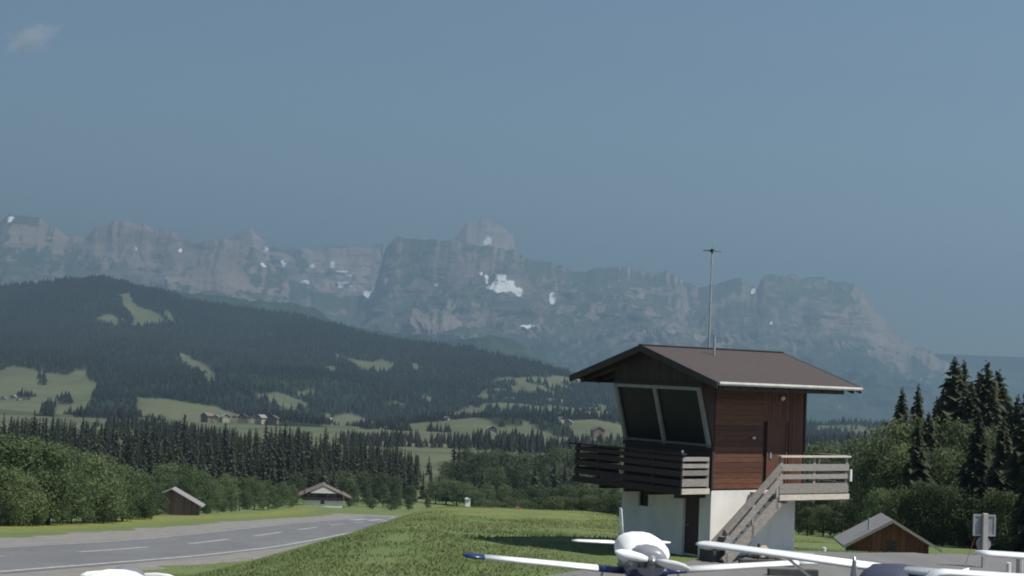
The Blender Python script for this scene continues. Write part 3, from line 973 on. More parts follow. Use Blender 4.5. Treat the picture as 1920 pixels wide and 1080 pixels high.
# ---------------------------------------------------------------- aircraft
AF = [(0, 0), (.015, .35), (.06, .72), (.16, .96), (.30, 1.0), (.55, .76), (.80, .36), (1, .02), (.8, -.12), (.5, -.28), (.25, -.42), (.08, -.38), (.02, -.2)]
def wing_rings(spans):
    """spans: (x, y_leading, z, chord, thickness)"""
    rings = []
    for x, y, z, c, th in spans:
        rings.append([(x, y + c * a, z + th * .72 * b) for a, b in AF])
    return rings
def wing(name, spans, mat, parent, mirror=False):
    if mirror:
        spans = [(-x, y, z, c, th) for x, y, z, c, th in spans]
    return MB().loft(wing_rings(spans)).build(name, mat, parent, True)
def lerp_span(a, b, s):
    return tuple(p + (q - p) * s for p, q in zip(a, b))
def sect(y, hw, zc, hh, n=16, p=2.4):
    r = []
    for k in range(n):
        t = 2 * math.pi * k / n
        c, s = math.cos(t), math.sin(t)
        r.append((hw * math.copysign(abs(c) ** (2 / p), c), y, zc + hh * math.copysign(abs(s) ** (2 / p), s)))
    return r
def wheel(parent, x, y, r, fork_top):
    w = MB().tube([(x - .06, y, r), (x - .05, y, r), (x + .05, y, r), (x + .06, y, r)], [r * .8, r, r, r * .8], 16).build('wheel', M_TYRE, parent)
    MB().tube([(x - .065, y, r), (x + .065, y, r)], r * .45, 10).build('hub', M_WHITE, w)
    MB().tube([(x + (.09 if x >= 0 else -.09), y, r), fork_top], .03, 6).build('gear_leg', M_WHITE, parent)

def low_wing(label, loc, rz_, roll, blade=12, size=1.):
    t = thing('light_aircraft', label, 'aircraft', loc, rz_, 'light aircraft parked on the apron')
    t.rotation_euler = (0, roll, rz_)
    t.scale = (size,) * 3
    fus = MB().loft([sect(-1.78, .24, 1.20, .22), sect(-1.70, .36, 1.18, .32), sect(-1.2, .43, 1.13, .38), sect(-.6, .47, 1.08, .43), sect(.5, .48, 1.08, .44), sect(1.4, .40, 1.10, .40), sect(2.4, .27, 1.10, .27), sect(3.5, .14, 1.09, .17), sect(4.3, .05, 1.08, .10)]).build('fuselage', M_SHADEGREY, t, True)
    MB().box(-.30, -.10, -1.80, -1.70, 1.10, 1.26).box(.10, .30, -1.80, -1.70, 1.10, 1.26).build('air_intake', M_DMETAL, fus)
    MB().loft([sect(-1.72, .40, .99, .10), sect(-1.0, .46, .86, .16), sect(.8, .46, .84, .16), sect(1.6, .30, .90, .10)]).build('belly', M_BLUE, fus, True)
    # canvas cover: drawn over the canopy and down to the cowling
    cv = [sect(-1.10, .42, 1.24, .12, 18), sect(-.98, .50, 1.24, .21, 18), sect(-.6, .57, 1.25, .33, 18, 2.1), sect(-.1, .58, 1.26, .385, 18, 2.1), sect(.8, .54, 1.26, .36, 18), sect(1.5, .42, 1.24, .27, 18), sect(1.9, .30, 1.2, .20, 18)]
    MB().loft(cv).build('canopy_cover', M_COVER, t, True)
    sp = MB().tube([(0, -1.78, 1.27), (0, -1.86, 1.27), (0, -1.97, 1.27), (0, -2.05, 1.27)], [.10, .09, .055, .01], 14).build('spinner', M_METAL, t, True)
    an = math.radians(blade)
    for s in (1, -1):
        d = Vector((-s * math.cos(an), 0, s * math.sin(an)))
        rings = []
        for q, w in ((.10, .05), (.25, .09), (.50, .11), (.72, .085), (.84, .03)):
            c = Vector((0, -1.88, 1.27)) + d * q
            u = Vector((math.sin(an) * s, .45, math.cos(an) * s)).normalized()
            n_ = d.cross(u).normalized()
            rings.append([c + u * w + n_ * .008, c + n_ * .02, c - u * w + n_ * .008, c - u * w - n_ * .008, c - n_ * .02, c + u * w - n_ * .008])
        MB().loft(rings).build('propeller_blade', M_WHITE, sp, True)
    root, tip = (.44, -.40, .80, .95, .14), (4.0, -.30, 1.08, .72, .10)
    for mir in (False, True):
        w = wing('wing', [lerp_span(root, tip, s) for s in (.16, .4, .65, .885)], M_WHITE, t, mir)
        wing('wing_root', [lerp_span(root, tip, s) for s in (0, .08, .158)], M_BLUE, w, mir)
        a = [lerp_span(root, tip, s) for s in (.887, .96, 1.0)]
        a.append((4.09, -.12, 1.10, .40, .04))
        wing('wing_tip', a, M_BLUE if mir else M_WHITE, w, mir)
        wing('tailplane', [(.06, 3.62, 1.02, .70, .09), (1.10, 3.74, 1.04, .55, .06), (1.25, 3.86, 1.04, .34, .03)], M_WHITE, t, mir)
        wheel(t, .95 if not mir else -.95, .1, .19, (.85 if not mir else -.85, .1, .80))
    fin = [[(.02 * b * (1 if i < 7 else 1), 3.45 + y0 + c * a, z0) for i, (a, b) in enumerate(AF)] for z0, y0, c in ((1.15, 0, 1.0), (1.5, .28, .78), (1.86, .56, .55))]
    MB().loft(fin).build('fin', M_WHITE, t, True)
    wheel(t, 0, -1.35, .17, (0, -1.3, .85))
    return t

low_wing('white low wing aircraft with blue wing tips and white canopy cover, before the tower', (3.22, 36.9, 0), .045, -.016)
low_wing('aircraft at the bottom left, only its white covered canopy in view', (-6.50, 27.1, 0), math.pi + .1, 0, 0, 1.012)

def high_wing(label, loc, rz_, half=4.0, wz=2.0, pitch=0., cover=True, droop=False, struts=True, chord=.95, prop=True):
    t = thing('high_wing_aircraft', label, 'aircraft', loc, rz_, 'light aircraft parked on the apron')
    k = wz / 2.0
    P = lambda y, z: (y, z + (-y) * math.tan(pitch))
    def sc(y, hw, zc, hh):
        return sect(y, hw * k, P(y, zc * k)[1], hh * k, 16, 3)
    MB().loft([sc(-1.95, .22, 1.15, .20), sc(-1.85, .34, 1.15, .30), sc(-1.1, .42, 1.16, .36), sc(-.6, .46, 1.20, .42), sc(.9, .46, 1.25, .44), sc(1.8, .33, 1.27, .32), sc(3.2, .16, 1.28, .18), sc(4.3, .05, 1.28, .10)]).build('fuselage', M_WHITE, t, True)
    cab = MB().loft([sc(-.62, .40, 1.55, .10), sc(-.30, .44, 1.72, .22), sc(.7, .44, 1.74, .22), sc(1.3, .34, 1.62, .14)]).build('cabin_glazing', M_PERSPEX, t, True)
    if cover:
        MB().loft([sc(-1.0, .42, 1.42, .18), sc(-.70, .50, 1.58, .34), sc(-.35, .54, 1.67, .42), sc(.4, .55, 1.68, .43), sc(1.2, .50, 1.63, .40), sc(1.35, .46, 1.6, .36)]).build('cabin_cover', M_NAVY, t, True)
    zr = P(0, wz)[1]
    th = .135 * k if not droop else .10
    for mir in (False, True):
        sg = -1 if mir else 1
        r = (.30 if not droop else .42, -.45, zr, chord, th)
        e = (half - .15, -.40, zr + .10, chord * (.95 if not droop else .78), th * .8)
        sp = [r, lerp_span(r, e, .5), e]
        if droop:
            sp += [(half - .02, -.36, zr + .07, chord * .74, th * .75), (half + .10, -.30, zr - .06, chord * .66, th * .6), (half + .17, -.22, zr - .20, chord * .52, th * .35)]
        else:
            sp += [(half, -.22, zr + .10, chord * .62, th * .45)]
        w = wing('wing', sp, M_WHITE, t, mir)
        MB().box(*sorted((sg * half * .45, sg * half * .88)), -.45 + chord * .985, -.45 + chord * 1.01, zr + .05, zr + .075).build('aileron', M_WHITE, w)
        if struts:
            MB().tube([(sg * .42 * k, -.1, .85 * k), (sg * half * .55, -.02, zr + .04)], .028, 8).build('wing_strut', M_WHITE, t)
        wing('tailplane', [(.05, 3.6, P(3.6, 1.30 * k)[1], .75, .07), (1.25, 3.8, P(3.8, 1.32 * k)[1], .45, .03)], M_WHITE, t, mir)
        wheel(t, sg * .85, -.7, .23, (sg * .36, -.55, P(-.55, .82 * k)[1]))
    fin = [[(.03 * b, 3.55 + y0 + c * a, P(3.9, z0)[1]) for a, b in AF] for z0, y0, c in ((1.30 * k, 0, .95), (1.7 * k, .30, .72), (2.05 * k, .55, .45))]
    MB().loft(fin).build('fin', M_WHITE, t, True)
    MB().tube([(-.03, 4.2, .09), (.03, 4.2, .09)], .09, 10).build('tail_wheel', M_TYRE, t)
    if prop:
        py, pz = P(-2.05, 1.18 * k)
        s = MB().tube([(0, -1.93, pz), (0, -2.05, pz), (0, -2.2, pz)], [.12, .10, .01], 12).build('spinner', M_WHITE, t, True)
        for sg in (1, -1):
            rings = []
            for q, w_ in ((.08, .05), (.3, .085), (.6, .09), (.86, .05), (.95, .015)):
                zz = pz + sg * q
                rings.append([(w_ * .9, -2.05 - w_ * .3, zz), (0, -2.04, zz), (-w_ * .9, -2.05 + w_ * .3, zz), (0, -2.07, zz)])
            MB().loft(rings).build('propeller_blade', M_METAL, s, True)
    return t

nose = math.atan2(-.557, -(-.83))       # local -y points at the camera's left
high_wing('white high wing aircraft with navy cabin cover and upright propeller', (7.3, 29.9, 0), -.58, 4.0, 1.88, .10)
high_wing('large white high wing aircraft with drooped wing tip, cut by the right border', (11.75, 23.3, 0), -.05, 5.45, 2.50, 0, False, True, chord=.85)
high_wing('white aircraft at right border whose thin wing passes under the round sign', (13.35, 31.4, 0), .02, 4.1, 1.98, 0, False, False, chord=1.0)

# ---------------------------------------------------------------- huts, chalet
def ground_loc(x, y, sink=0.):
    return (x, y, float(gz(x, y)) - sink)

# small barn left of the runway: ridge runs away from the camera
def barn():
    x, y = -.2005 * 248, 248
    t = thing('barn', 'small dark wooden barn with a grey sheet roof by the bushes left of the runway', 'barn', ground_loc(x, y, .1), .08)
    hw, L, rx, rzz, el, er = 2.7, 3.2, -1.35, 4.15, 3.35, 1.75      # asymmetric: ridge left of the middle
    MB().prism([(-hw + .05, .04, -.6), (hw - .05, .04, -.6), (hw - .05, .04, er - .12), (rx, .04, rzz - .14), (-hw + .05, .04, el - .12)], (0, L - .08, 0)).build('wall', M_FASCIA, t)
    xx = -hw
    k = 0
    while xx < hw:
        x1 = min(xx + .27, hw)
        top = lambda q: (el + (rzz - el) * (q + hw) / (rx + hw) if q < rx else rzz + (er - rzz) * (q - rx) / (hw - rx)) - .15
        MB().prism([(xx, 0, -.6), (x1 - .02, 0, -.6), (x1 - .02, 0, top(x1)), (xx, 0, top(xx))], (0, .035 + .012 * (k % 2), 0)).build('board', M_BARN, t)
        xx = x1
        k += 1
    for a, b in (((rx, rzz), (-hw - .55, el - .1)), ((rx, rzz), (hw + .75, er - .22))):
        MB().prism([(a[0], -.75, a[1]), (b[0], -.75, b[1]), (b[0], -.75, b[1] - .12), (a[0], -.75, a[1] - .12)], (0, L + 1.3, 0)).build('roof', M_SHEET, t)
barn()

# hut with a grey roof below the apron on the right
def hut():
    x, y = .2415 * 75, 75
    t = thing('hut', 'small brown wooden hut with a grey gabled roof beyond the aircraft on the right', 'hut', ground_loc(x, y, .38), -.08)
    hw, L, er, rzz = 1.75, 2.9, 1.02, 2.02
    MB().prism([(-hw + .04, .04, -.3), (hw - .04, .04, -.3), (hw - .04, .04, er - .06), (0, .04, rzz - .1), (-hw + .04, .04, er - .06)], (0, L - .08, 0)).build('wall', M_FASCIA, t)
    xx = -hw
    k = 0
    while xx < hw - .01:
        x1 = min(xx + .22, hw)
        top = lambda q: er + (rzz - er) * (1 - abs(q) / hw) - .11
        if not (-.17 < (xx + x1) / 2 < .30):
            MB().prism([(xx, 0, -.3), (x1 - .015, 0, -.3), (x1 - .015, 0, top(x1)), (xx, 0, top(xx))], (0, .035 + .008 * (k % 2), 0)).build('board', M_ORANGE, t)
        else:
            MB().prism([(xx, 0, 1.05), (x1 - .015, 0, 1.05), (x1 - .015, 0, top(x1)), (xx, 0, top(xx))], (0, .035, 0)).build('board', M_ORANGE, t)
        xx = x1
        k += 1
    MB().box(-.22, .28, .005, .035, -.3, 1.02).build('door', M_DOOR, t)
    for sgn in (-1, 1):
        a, b = (0, rzz + .02), (sgn * (hw + .50), er - .27)
        MB().prism([(a[0], -.50, a[1]), (b[0], -.50, b[1]), (b[0], -.50, b[1] - .09), (a[0], -.50, a[1] - .09)], (0, L + .9, 0)).build('roof', M_SHEET, t)
        MB().prism([(a[0], -.53, a[1] + .01), (b[0], -.53, b[1] + .01), (b[0], -.53, b[1] - .14), (a[0], -.53, a[1] - .14)], (0, .028, 0)).build('barge_board', W_GREY, t)
    MB().tube([(-1.0, .2, er + .3), (-1.0, .2, er + 1.0)], .06, 8).build('flue', M_METAL, t)
    return t
hut()

# farm chalet at the end of the runway
def chalet():
    x, y = -.112 * 380, 380
    t = thing('chalet', 'white and dark wood chalet with red brown roof beyond the runway', 'chalet', ground_loc(x, y, .2), .14)
    hw, L = 4.6, 9.0
    MB().box(-hw, hw, 0, L, -1.5, 1.75).build('base_wall', M_RENDER, t)
    MB().box(-hw + .1, hw - .1, .1, L - .1, 1.76, 3.45).build('upper_wall', W_DARK, t)
    for xx in (-3.4, -2.0, 1.2, 2.6):
        w = MB().box(xx - .35, xx + .35, .03, .095, 2.15, 3.05).build('window', M_GUTTER, t)
        MB().box(xx - .27, xx + .27, .01, .028, 2.22, 2.98).build('pane', M_GLASS, w)
    MB().box(-.6, .3, -.03, -.002, .9, 1.7).build('door', M_DOOR, t)
    MB().box(-hw - .3, hw + .2, -.35, -.02, 1.78, 1.92).build('balcony', W_DARK, t)
    for xx in np.arange(-hw - .2, hw + .15, .32):
        MB().box(xx, xx + .24, -.39, -.355, 1.80, 2.45).build('balcony_board', W_DARK, t)
    # pale boarded gable
    xx = -3.0
    while xx < 3.0:
        x1 = xx + .4
        top = lambda q: 5.05 - abs(q) * .47
        MB().prism([(xx, -.5, 3.47), (x1 - .03, -.5, 3.47), (x1 - .03, -.5, max(3.5, top(x1))), (xx, -.5, max(3.5, top(xx)))], (0, .08, 0)).build('gable_board', M_CREAM, t)
        xx = x1
    for sgn in (-1, 1):
        pts = [(0, 5.28), (sgn * 3.3, 3.82), (sgn * 6.6, 2.45)]
        up_ = pts + [(p[0], p[1] - .16) for p in pts[::-1]]
        MB().prism([(p[0], -.6, p[1]) for p in up_], (0, L + 1.2, 0)).build('roof', M_TILE, t)
chalet()

# ---------------------------------------------------------------- sign, posts and small things
def sign():
    t = thing('sign', 'back of a framed grey sign above a round disc on one pale post at right', 'sign', (.2997 * 47.5, 47.5, 0), .08)
    MB().box(-.075, .075, -.05, .05, -.3, 1.60).build('post', simple('pale_concrete_post', (.42, .40, .37), .15, 5, .8), t, bevel=.012)
    p = MB().box(-.33, .33, .06, .09, .94, 1.55).build('panel', simple('grey_sign_back', (.26, .265, .28), .2, 4, .5), t)
    for a in ((-.34, .34, .93, .98), (-.34, .34, 1.51, 1.56), (-.34, -.29, .985, 1.505), (.29, .34, .985, 1.505)):
        MB().box(a[0], a[1], .04, .10, a[2], a[3]).build('frame', M_METAL, p)
    d = MB().tube([(0, .075, .70), (0, .095, .70)], .22, 28).build('disc', simple('disc_back', (.30, .29, .31), .15, 4, .5), t)
    MB().tube([(0, .097, .70), (0, .103, .70)], .225, 28).build('rim', simple('red_rim', (.35, .06, .05), .2, 4, .5), d)
    MB().tube([(-.26, .05, .92), (-.55, .05, .08)], .008, 5).build('stay_wire', simple('red_wire', (.35, .10, .08), .2), t)
sign()

def post(label, x, y, h, r, mat, cat='post', cap=None):
    z = float(gz(x, y))
    o = MB().tube([(0, 0, -.2), (0, 0, h * .97), (0, 0, h)], [r, r, r * .6], 10).build('marker_post', mat, None)
    o.location = (x, y, z)
    return tag(o, label, cat)
def at(px, py, Y, on_ground=True):
    t, e = ray(px, py)
    return float(t) * Y, Y, CAM_H + float(e) * Y
x, y, z = at(1545, 1030, 50.5)
post('short white marker post between the tower and the grey roofed hut', x, y, .28, .07, M_LAMP)
x, y, z = at(1422, 1040, 47.0)
post('thin dark fence post beside the foot of the tower stairs', x, y, .55, .035, W_DARK)
x, y, z = at(1891, 1066, 46.5)
post('short white marker post at the right edge beneath the thin wing', x, y, .35, .07, M_LAMP)
x, y, z = at(1912, 1062, 44)
post('pale upright post at the right border of the picture', x, y, .85, .10, M_GUTTER)

M_SLEEPER = simple('dark_grey_timber', (.06, .058, .058), .25, 5, .85)
def stones():
    x, y, z = at(1440, 1042, 47.6)
    t = thing('stone_pile', 'pale rubble stones heaped at the foot of the tower stairs', 'stone pile', (x, y, 0))
    rng = random.Random(3)
    for k in range(11):
        mb = MB()
        r = rng.uniform(.10, .20)
        cx, cy = rng.uniform(-.5, .5), rng.uniform(-.15, .2)
        cz = r * .6 + (.15 if k > 7 else 0)
        rings = []
        for zz, q in ((-.9, .45), (-.3, .95), (.35, .9), (.85, .4)):
            rings.append([(cx + r * q * rng.uniform(.8, 1.15) * math.cos(a * math.pi / 4), cy + r * q * rng.uniform(.8, 1.15) * math.sin(a * math.pi / 4), cz + r * .75 * zz) for a in range(8)])
        mb.loft(rings).build('stone', M_STONE, t)
stones()
for lab, p0, p1, Y in (('long dark timber lying on the apron behind the aircraft, the farther one', (1385, 1062), (1490, 1064), 45.6), ('shorter dark timber lying on the apron, the nearer one', (1440, 1074), (1535, 1077), 43.6)):
    a, b = at(*p0, Y), at(*p1, Y)
    o = MB().beam((0, 0, .09), (b[0] - a[0], .15, .09), .2, .18).build('timber', M_SLEEPER, None, bevel=.015)
    o.location = (a[0], Y, .012)
    tag(o, lab, 'timber')

def small_box(name, label, cat, px, py, Y, w, h, mat, roof=None, on=None):
    t, e = ray(px, py)
    X = float(t) * Y
    o = thing(name, label, cat, (X, Y, float(gz(X, Y)) - .1), .2)
    MB().box(-w / 2, w / 2, 0, w * .8, 0, h).build('body', mat, o)
    MB().prism([(-w * .58, -.08, h), (w * .58, -.08, h), (0, -.08, h + w * .28)], (0, w * .8 + .16, 0)).build('lid', roof or mat, o)
    return o
small_box('equipment_cabinet', 'small white equipment cabinet at the meadow edge in front of the trees', 'cabinet', 877, 948, 101, .30, .62, M_LAMP)
# red and white windsock lying on its frame behind the meadow crest
def tent(label, px, Y, w, top, mat):
    t, e = ray(px, top)
    X, zt = float(t) * Y, CAM_H + float(e) * Y
    zg = float(gz(X, Y))
    o = thing('tent', label, 'tent', (X, Y, zg - .1), .3)
    h = zt - zg + .1
    MB().prism([(-w / 2, 0, 0), (w / 2, 0, 0), (w * .16, 0, h), (-w * .16, 0, h)], (0, w, 0)).build('canvas', mat, o)
    MB().tube([(0, -.02, 0), (0, -.02, h + .1)], .03, 6).build('pole', M_DMETAL, o)
tent('small red canvas top showing just above the grass crest left of the tower', 974, 128, .75, 952, simple('red_canvas', (.42, .07, .06), .2))
tent('small pale grey canvas top beside the red one above the grass crest', 946, 128, .65, 955, simple('pale_canvas', (.5, .53, .56), .1))

# ---------------------------------------------------------------- village houses on the far meadows
M_HOUSE = simple('aged_white_plaster', (.55, .53, .48), .1, .3)
M_TAN = simple('tan_plaster', (.34, .29, .22), .15, .3)
M_BROWN = simple('brown_chalet_wood', (.16, .11, .08), .2, .3)
def house_proto(kind):
    w, l, h, r = ((9, 11, 4.6, 3.0), (11, 9, 5.2, 3.2), (14, 10, 6.0, 3.4))[kind]
    wall = (M_HOUSE, M_TAN, M_BROWN)[kind]
    t = thing('house', None, 'house')
    MB().box(-w / 2, w / 2, -l / 2, l / 2, -4, h).build('wall', wall, t)
    MB().prism([(-w / 2 + .1, -l / 2 - .06, h), (w / 2 - .1, -l / 2 - .06, h), (0, -l / 2 - .06, h + r * .9)], (0, .4, 0)).build('gable', W_VERT, t)
    for s in (-1, 1):
        MB().prism([(0, -l / 2 - 1.2, h + r + .1), (s * (w / 2 + 1.3), -l / 2 - 1.2, h - .75), (s * (w / 2 + 1.3), -l / 2 - 1.2, h - 1.05), (0, -l / 2 - 1.2, h + r - .2)], (0, l + 2.4, 0)).build('roof', (M_TILE, M_SHEET, M_TILE)[kind], t)
    for k in range(3):
        xx = (k - 1) * w * .3
        MB().box(xx - .6, xx + .6, -l / 2 - .05, -l / 2 - .01, h * .45, h * .45 + 1.4).build('window', M_GLASS, t)
    return t
def hit(px, py, Y0=1300., Y1=4800.):
    t, e = ray(px, py)
    Y = np.arange(Y0, Y1, 4.)
    z = far_z(t * Y, Y)
    zr = CAM_H + e * Y
    k = np.argmax(z >= zr)
    return float(t * Y[k]), float(Y[k]), float(z[k])
PROTO = [house_proto(k) for k in range(3)]
USED = [False] * 3
HOUSES = [
 # px, base row, kind, scale, label, group
 (8, 750, 0, 1, None, 'v1'), (26, 747, 1, .9, None, 'v1'), (36, 752, 0, .8, None, 'v1'), (50, 751, 2, .8, None, 'v1'),
 (388, 797, 2, 1, None, 'v2'), (405, 788, 1, .8, None, 'v2'), (421, 799, 1, .9, None, 'v2'), (441, 783, 0, .7, None, 'v2'), (455, 796, 2, .9, None, 'v2'), (476, 790, 1, .8, None, 'v2'), (489, 799, 1, 1, None, 'v2'), (512, 796, 2, .9, None, 'v2'), (459, 784, 0, .6, None, 'v2'),
 (524, 768, 0, 1.3, 'brown gabled house standing alone above the village in a sloping meadow', None),
 (552, 774, 1, 1, 'pale house at the wood edge just right of the brown gabled house', None),
 (592, 786, 1, 1.0, None, 'v3'), (606, 785, 0, .9, None, 'v3'), (618, 788, 1, .8, None, 'v3'),
 (752, 801, 0, 1.0, 'bright white house alone in the meadow left of the hedgerows', None),
 (838, 788, 0, 1.0, 'small white house on the slope above the tree line, middle of picture', None),
 (922, 816, 1, 1.2, 'pale pink farmhouse low on the meadow behind the central trees', None),
 (1052, 792, 0, 1.2, None, 'v4'), (1066, 797, 1, 1.1, None, 'v4'), (1120, 816, 2, 1.1, None, 'v4'),
 (1081, 716, 1, 1.5, 'white house at the top of the right meadow beside the tower roof corner', None),
 (228, 604, 2, 1.6, 'long chalet at the lower edge of the high hilltop meadow', None),
 (780, 742, 0, 1.4, 'small house in the dark wood above the hedgerow meadow', None),
]
GL = {'v1': ('small chalet of the hamlet in the meadow at the left border', 'hamlet at the left border'),
      'v2': ('small house of the village half hidden behind the dark spruce wood', 'village behind the spruce wood'),
      'v3': ('small brownish house in the row under the long sloping meadow', 'row of houses under the sloping meadow'),
      'v4': ('pale farmhouse on the bright meadow left of the tower windows', 'farmhouses on the right meadow')}
hr = random.Random(9)
for px, py, k, sc, lab, grp in HOUSES:
    o = PROTO[k] if not USED[k] else copy_tree(PROTO[k])
    USED[k] = True
    x, y, z = hit(px, py)
    o.location = (x, y, z - .8)
    o.rotation_euler = (0, 0, hr.uniform(-.7, .7))
    o.scale = (sc * .62,) * 3
    o['label'] = lab or GL[grp][0]
    if grp:
        o['group'] = GL[grp][1]
    elif 'group' in o:
        del o['group']

# ---------------------------------------------------------------- trees
L_BUSH = foliage('broad_leaves', (.085, .118, .048), (.125, .172, .078))
L_DARK = foliage('dark_broad_leaves', (.056, .08, .038), (.115, .145, .064))
L_SPRUCE = foliage('spruce_needles', (.048, .058, .038), (.108, .118, .068))

def leaf_quads(C, Nrm, size, rng):
    n = len(C)
    a = np.cross(Nrm, rng.normal(size=(n, 3)))
    a /= np.linalg.norm(a, axis=1, keepdims=True) + 1e-9
    b = np.cross(Nrm, a)
    s = size[:, None]
    V = np.stack([C - a * s * .5, C + b * s * .42, C + a * s * .62, C - b * s * .42], 1).reshape(-1, 3)
    return V, np.arange(4 * n).reshape(-1, 4)

def broadleaf_mesh(seed, n_lobes, n_leaf, mat, width=.52, low=.05, size=.034):
    """crown of leaf faces, unit height, spread through many uneven lobes"""
    rng = np.random.default_rng(seed)
    zc = rng.uniform(low + .1, .86, n_lobes)
    rad = width * np.sin(np.pi * np.clip((zc - low + .12) / (1.12 - low), 0, 1)) ** .7
    an = rng.uniform(0, 6.28, n_lobes)
    rr = rad * np.sqrt(rng.uniform(.05, 1, n_lobes)) * .78
    cen = np.stack([rr * np.cos(an), rr * np.sin(an), zc], -1)
    lr = rng.uniform(.06, .17, n_lobes)
    cen = np.vstack([cen, [[0, 0, .86], [0, 0, .6], [0, 0, .4]]])
    lr = np.concatenate([lr, [.13, .26, .28]])
    p = lr ** 2
    w = rng.choice(len(lr), n_leaf, p=p / p.sum())
    d = rng.normal(size=(n_leaf, 3))
    d /= np.linalg.norm(d, axis=1, keepdims=True)
    q = rng.uniform(.55, 1.08, n_leaf) ** .8
    C = cen[w] + d * (lr[w] * q)[:, None] * np.array([1.12, 1.12, .88])
    C[:, 2] = np.clip(C[:, 2], .0, 1.0)
    Nrm = d + rng.normal(size=(n_leaf, 3)) * .55 + np.array([0, 0, .35])
    Nrm /= np.linalg.norm(Nrm, axis=1, keepdims=True)
    V, Fq = leaf_quads(C, Nrm, size * rng.uniform(.6, 1.5, n_leaf), rng)
    lobe_t = rng.uniform(-.2, .25, len(lr))
    ti = np.clip(rng.uniform(.15, .75, n_leaf) + lobe_t[w], 0, 1)
    o = np_mesh('crown', V, Fq, mat, tint=np.repeat(ti, 4))
    me = o.data
    bpy.data.objects.remove(o)
    return me

def spruce_mesh(seed, whorls, per, mat, radius=.17, low=.06, fine=1):
    rng = np.random.default_rng(seed)
    Vs, Fs, Ts = [], [], []
    o = 0
    for i in range(whorls):
        s = (i + rng.uniform(-.3, .3)) / whorls
        z = low + (1 - low) * s ** .92
        R = radius * (1 - s) ** .82 * rng.uniform(.75, 1.15) + .008
        n = max(4, int(per * (1 - .5 * s)))
        a0 = rng.uniform(0, 6.28)
        for k in range(n):
            a = a0 + 6.283 * k / n + rng.uniform(-.25, .25)
            r = R * rng.uniform(.7, 1.2)
            dr = np.array([math.cos(a), math.sin(a), 0])
            sd_ = np.array([-math.sin(a), math.cos(a), 0])
            for f in range(fine):
                lift = rng.uniform(-.02, .02)
                base = np.array([0, 0, z + lift])
                mid = base + dr * r * .55 + np.array([0, 0, -.10 * r + .004])
                tip = base + dr * r + np.array([0, 0, -.42 * r])
                w = r * rng.uniform(.26, .42)
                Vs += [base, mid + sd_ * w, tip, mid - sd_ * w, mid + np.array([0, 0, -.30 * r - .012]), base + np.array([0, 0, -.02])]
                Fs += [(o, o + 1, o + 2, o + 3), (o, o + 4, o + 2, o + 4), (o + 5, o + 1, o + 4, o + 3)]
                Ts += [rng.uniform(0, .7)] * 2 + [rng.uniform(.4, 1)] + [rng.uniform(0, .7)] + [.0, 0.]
                o += 6
    for k in range(6):
        a, b_ = k * 1.0472, (k + 1) * 1.0472
        r0_, r1_ = radius * .30, .004
        Vs += [np.array([r0_ * math.cos(a), r0_ * math.sin(a), 0.]), np.array([r0_ * math.cos(b_), r0_ * math.sin(b_), 0.]), np.array([r1_ * math.cos(b_), r1_ * math.sin(b_), .97]), np.array([r1_ * math.cos(a), r1_ * math.sin(a), .97])]
        Fs.append((o, o + 1, o + 2, o + 3))
        Ts += [.05] * 4
        o += 4
    Fq = np.array([f for f in Fs if len(set(f)) == 4])
    ob = np_mesh('crown', np.array(Vs), Fq, mat, tint=np.array(Ts))
    me = ob.data
    bpy.data.objects.remove(ob)
    return me

def trunk_mesh():
    o = MB().tube([(0, 0, -.06), (0, 0, .02), (.006, 0, .3), (0, .006, .62), (0, 0, .9)], [.026, .021, .016, .010, .003], 8).build('trunk', M_BARK, None)
    me = o.data
    bpy.data.objects.remove(o)
    return me
TRUNK = trunk_mesh()
BROAD = [broadleaf_mesh(s, 40, 5600, L_BUSH, .55, .0, .027) for s in (1, 2, 3, 4)]
BROADD = [broadleaf_mesh(s, 34, 4400, L_DARK, .46, .03, .028) for s in (11, 12, 13)]
SPR = [spruce_mesh(s, 34, 10, L_SPRUCE, .205, .03, 2) for s in (21, 22, 23)]
SPR_L = [spruce_mesh(s, 17, 7, L_SPRUCE, .19, .03, 1) for s in (31, 32, 33, 34)]
BROAD_L = [broadleaf_mesh(s, 15, 900, L_DARK, .46, .0, .06) for s in (41, 42, 43)]

tr = random.Random(17)
def tree(name, label, meshes, x, y, h, wid=1., group=None, trunk=True, cat='tree', sink=.0, zg=None):
    z = float(gz(x, y)) if zg is None else zg
    if trunk:
        t = thing(name, label, cat, (x, y, z - sink), tr.uniform(0, 6.28), group)
        c = bpy.data.objects.new('crown', tr.choice(meshes))
        COL.objects.link(c)
        c.parent = t
        k = bpy.data.objects.new('trunk', TRUNK)
        COL.objects.link(k)
        k.parent = t
    else:
        t = bpy.data.objects.new(name, tr.choice(meshes))
        COL.objects.link(t)
        t.location = (x, y, z - sink)
        t.rotation_euler = (0, 0, tr.uniform(0, 6.28))
        tag(t, label, cat, group)
    t.scale = (h * wid * tr.uniform(.86, 1.16), h * wid * tr.uniform(.86, 1.16), h)
    return t
def tree_px(name, label, meshes, px, top, Y, wid=1., **k):
    t, e = ray(px, top)
    x = float(t) * Y
    return tree(name, label, meshes, x, Y, CAM_H + float(e) * Y - float(gz(x, Y)), wid, **k)

ORD = ['leftmost', 'second', 'third', 'fourth', 'fifth', 'sixth', 'seventh', 'eighth', 'ninth', 'tenth', 'eleventh', 'twelfth', 'thirteenth', 'fourteenth', 'fifteenth', 'sixteenth']
def rowed(pts, rows):
    """pts in lists of rows: -> (label, point), counting from the left within each row"""
    out, k = [], 0
    for n, text in rows:
        for i, p in enumerate(sorted(pts[k:k + n])):
            out.append(((ORD[i] + (' from the left' if i else '') + ', ' + text), p))
        k += n
    assert k == len(pts), (k, len(pts))
    return out
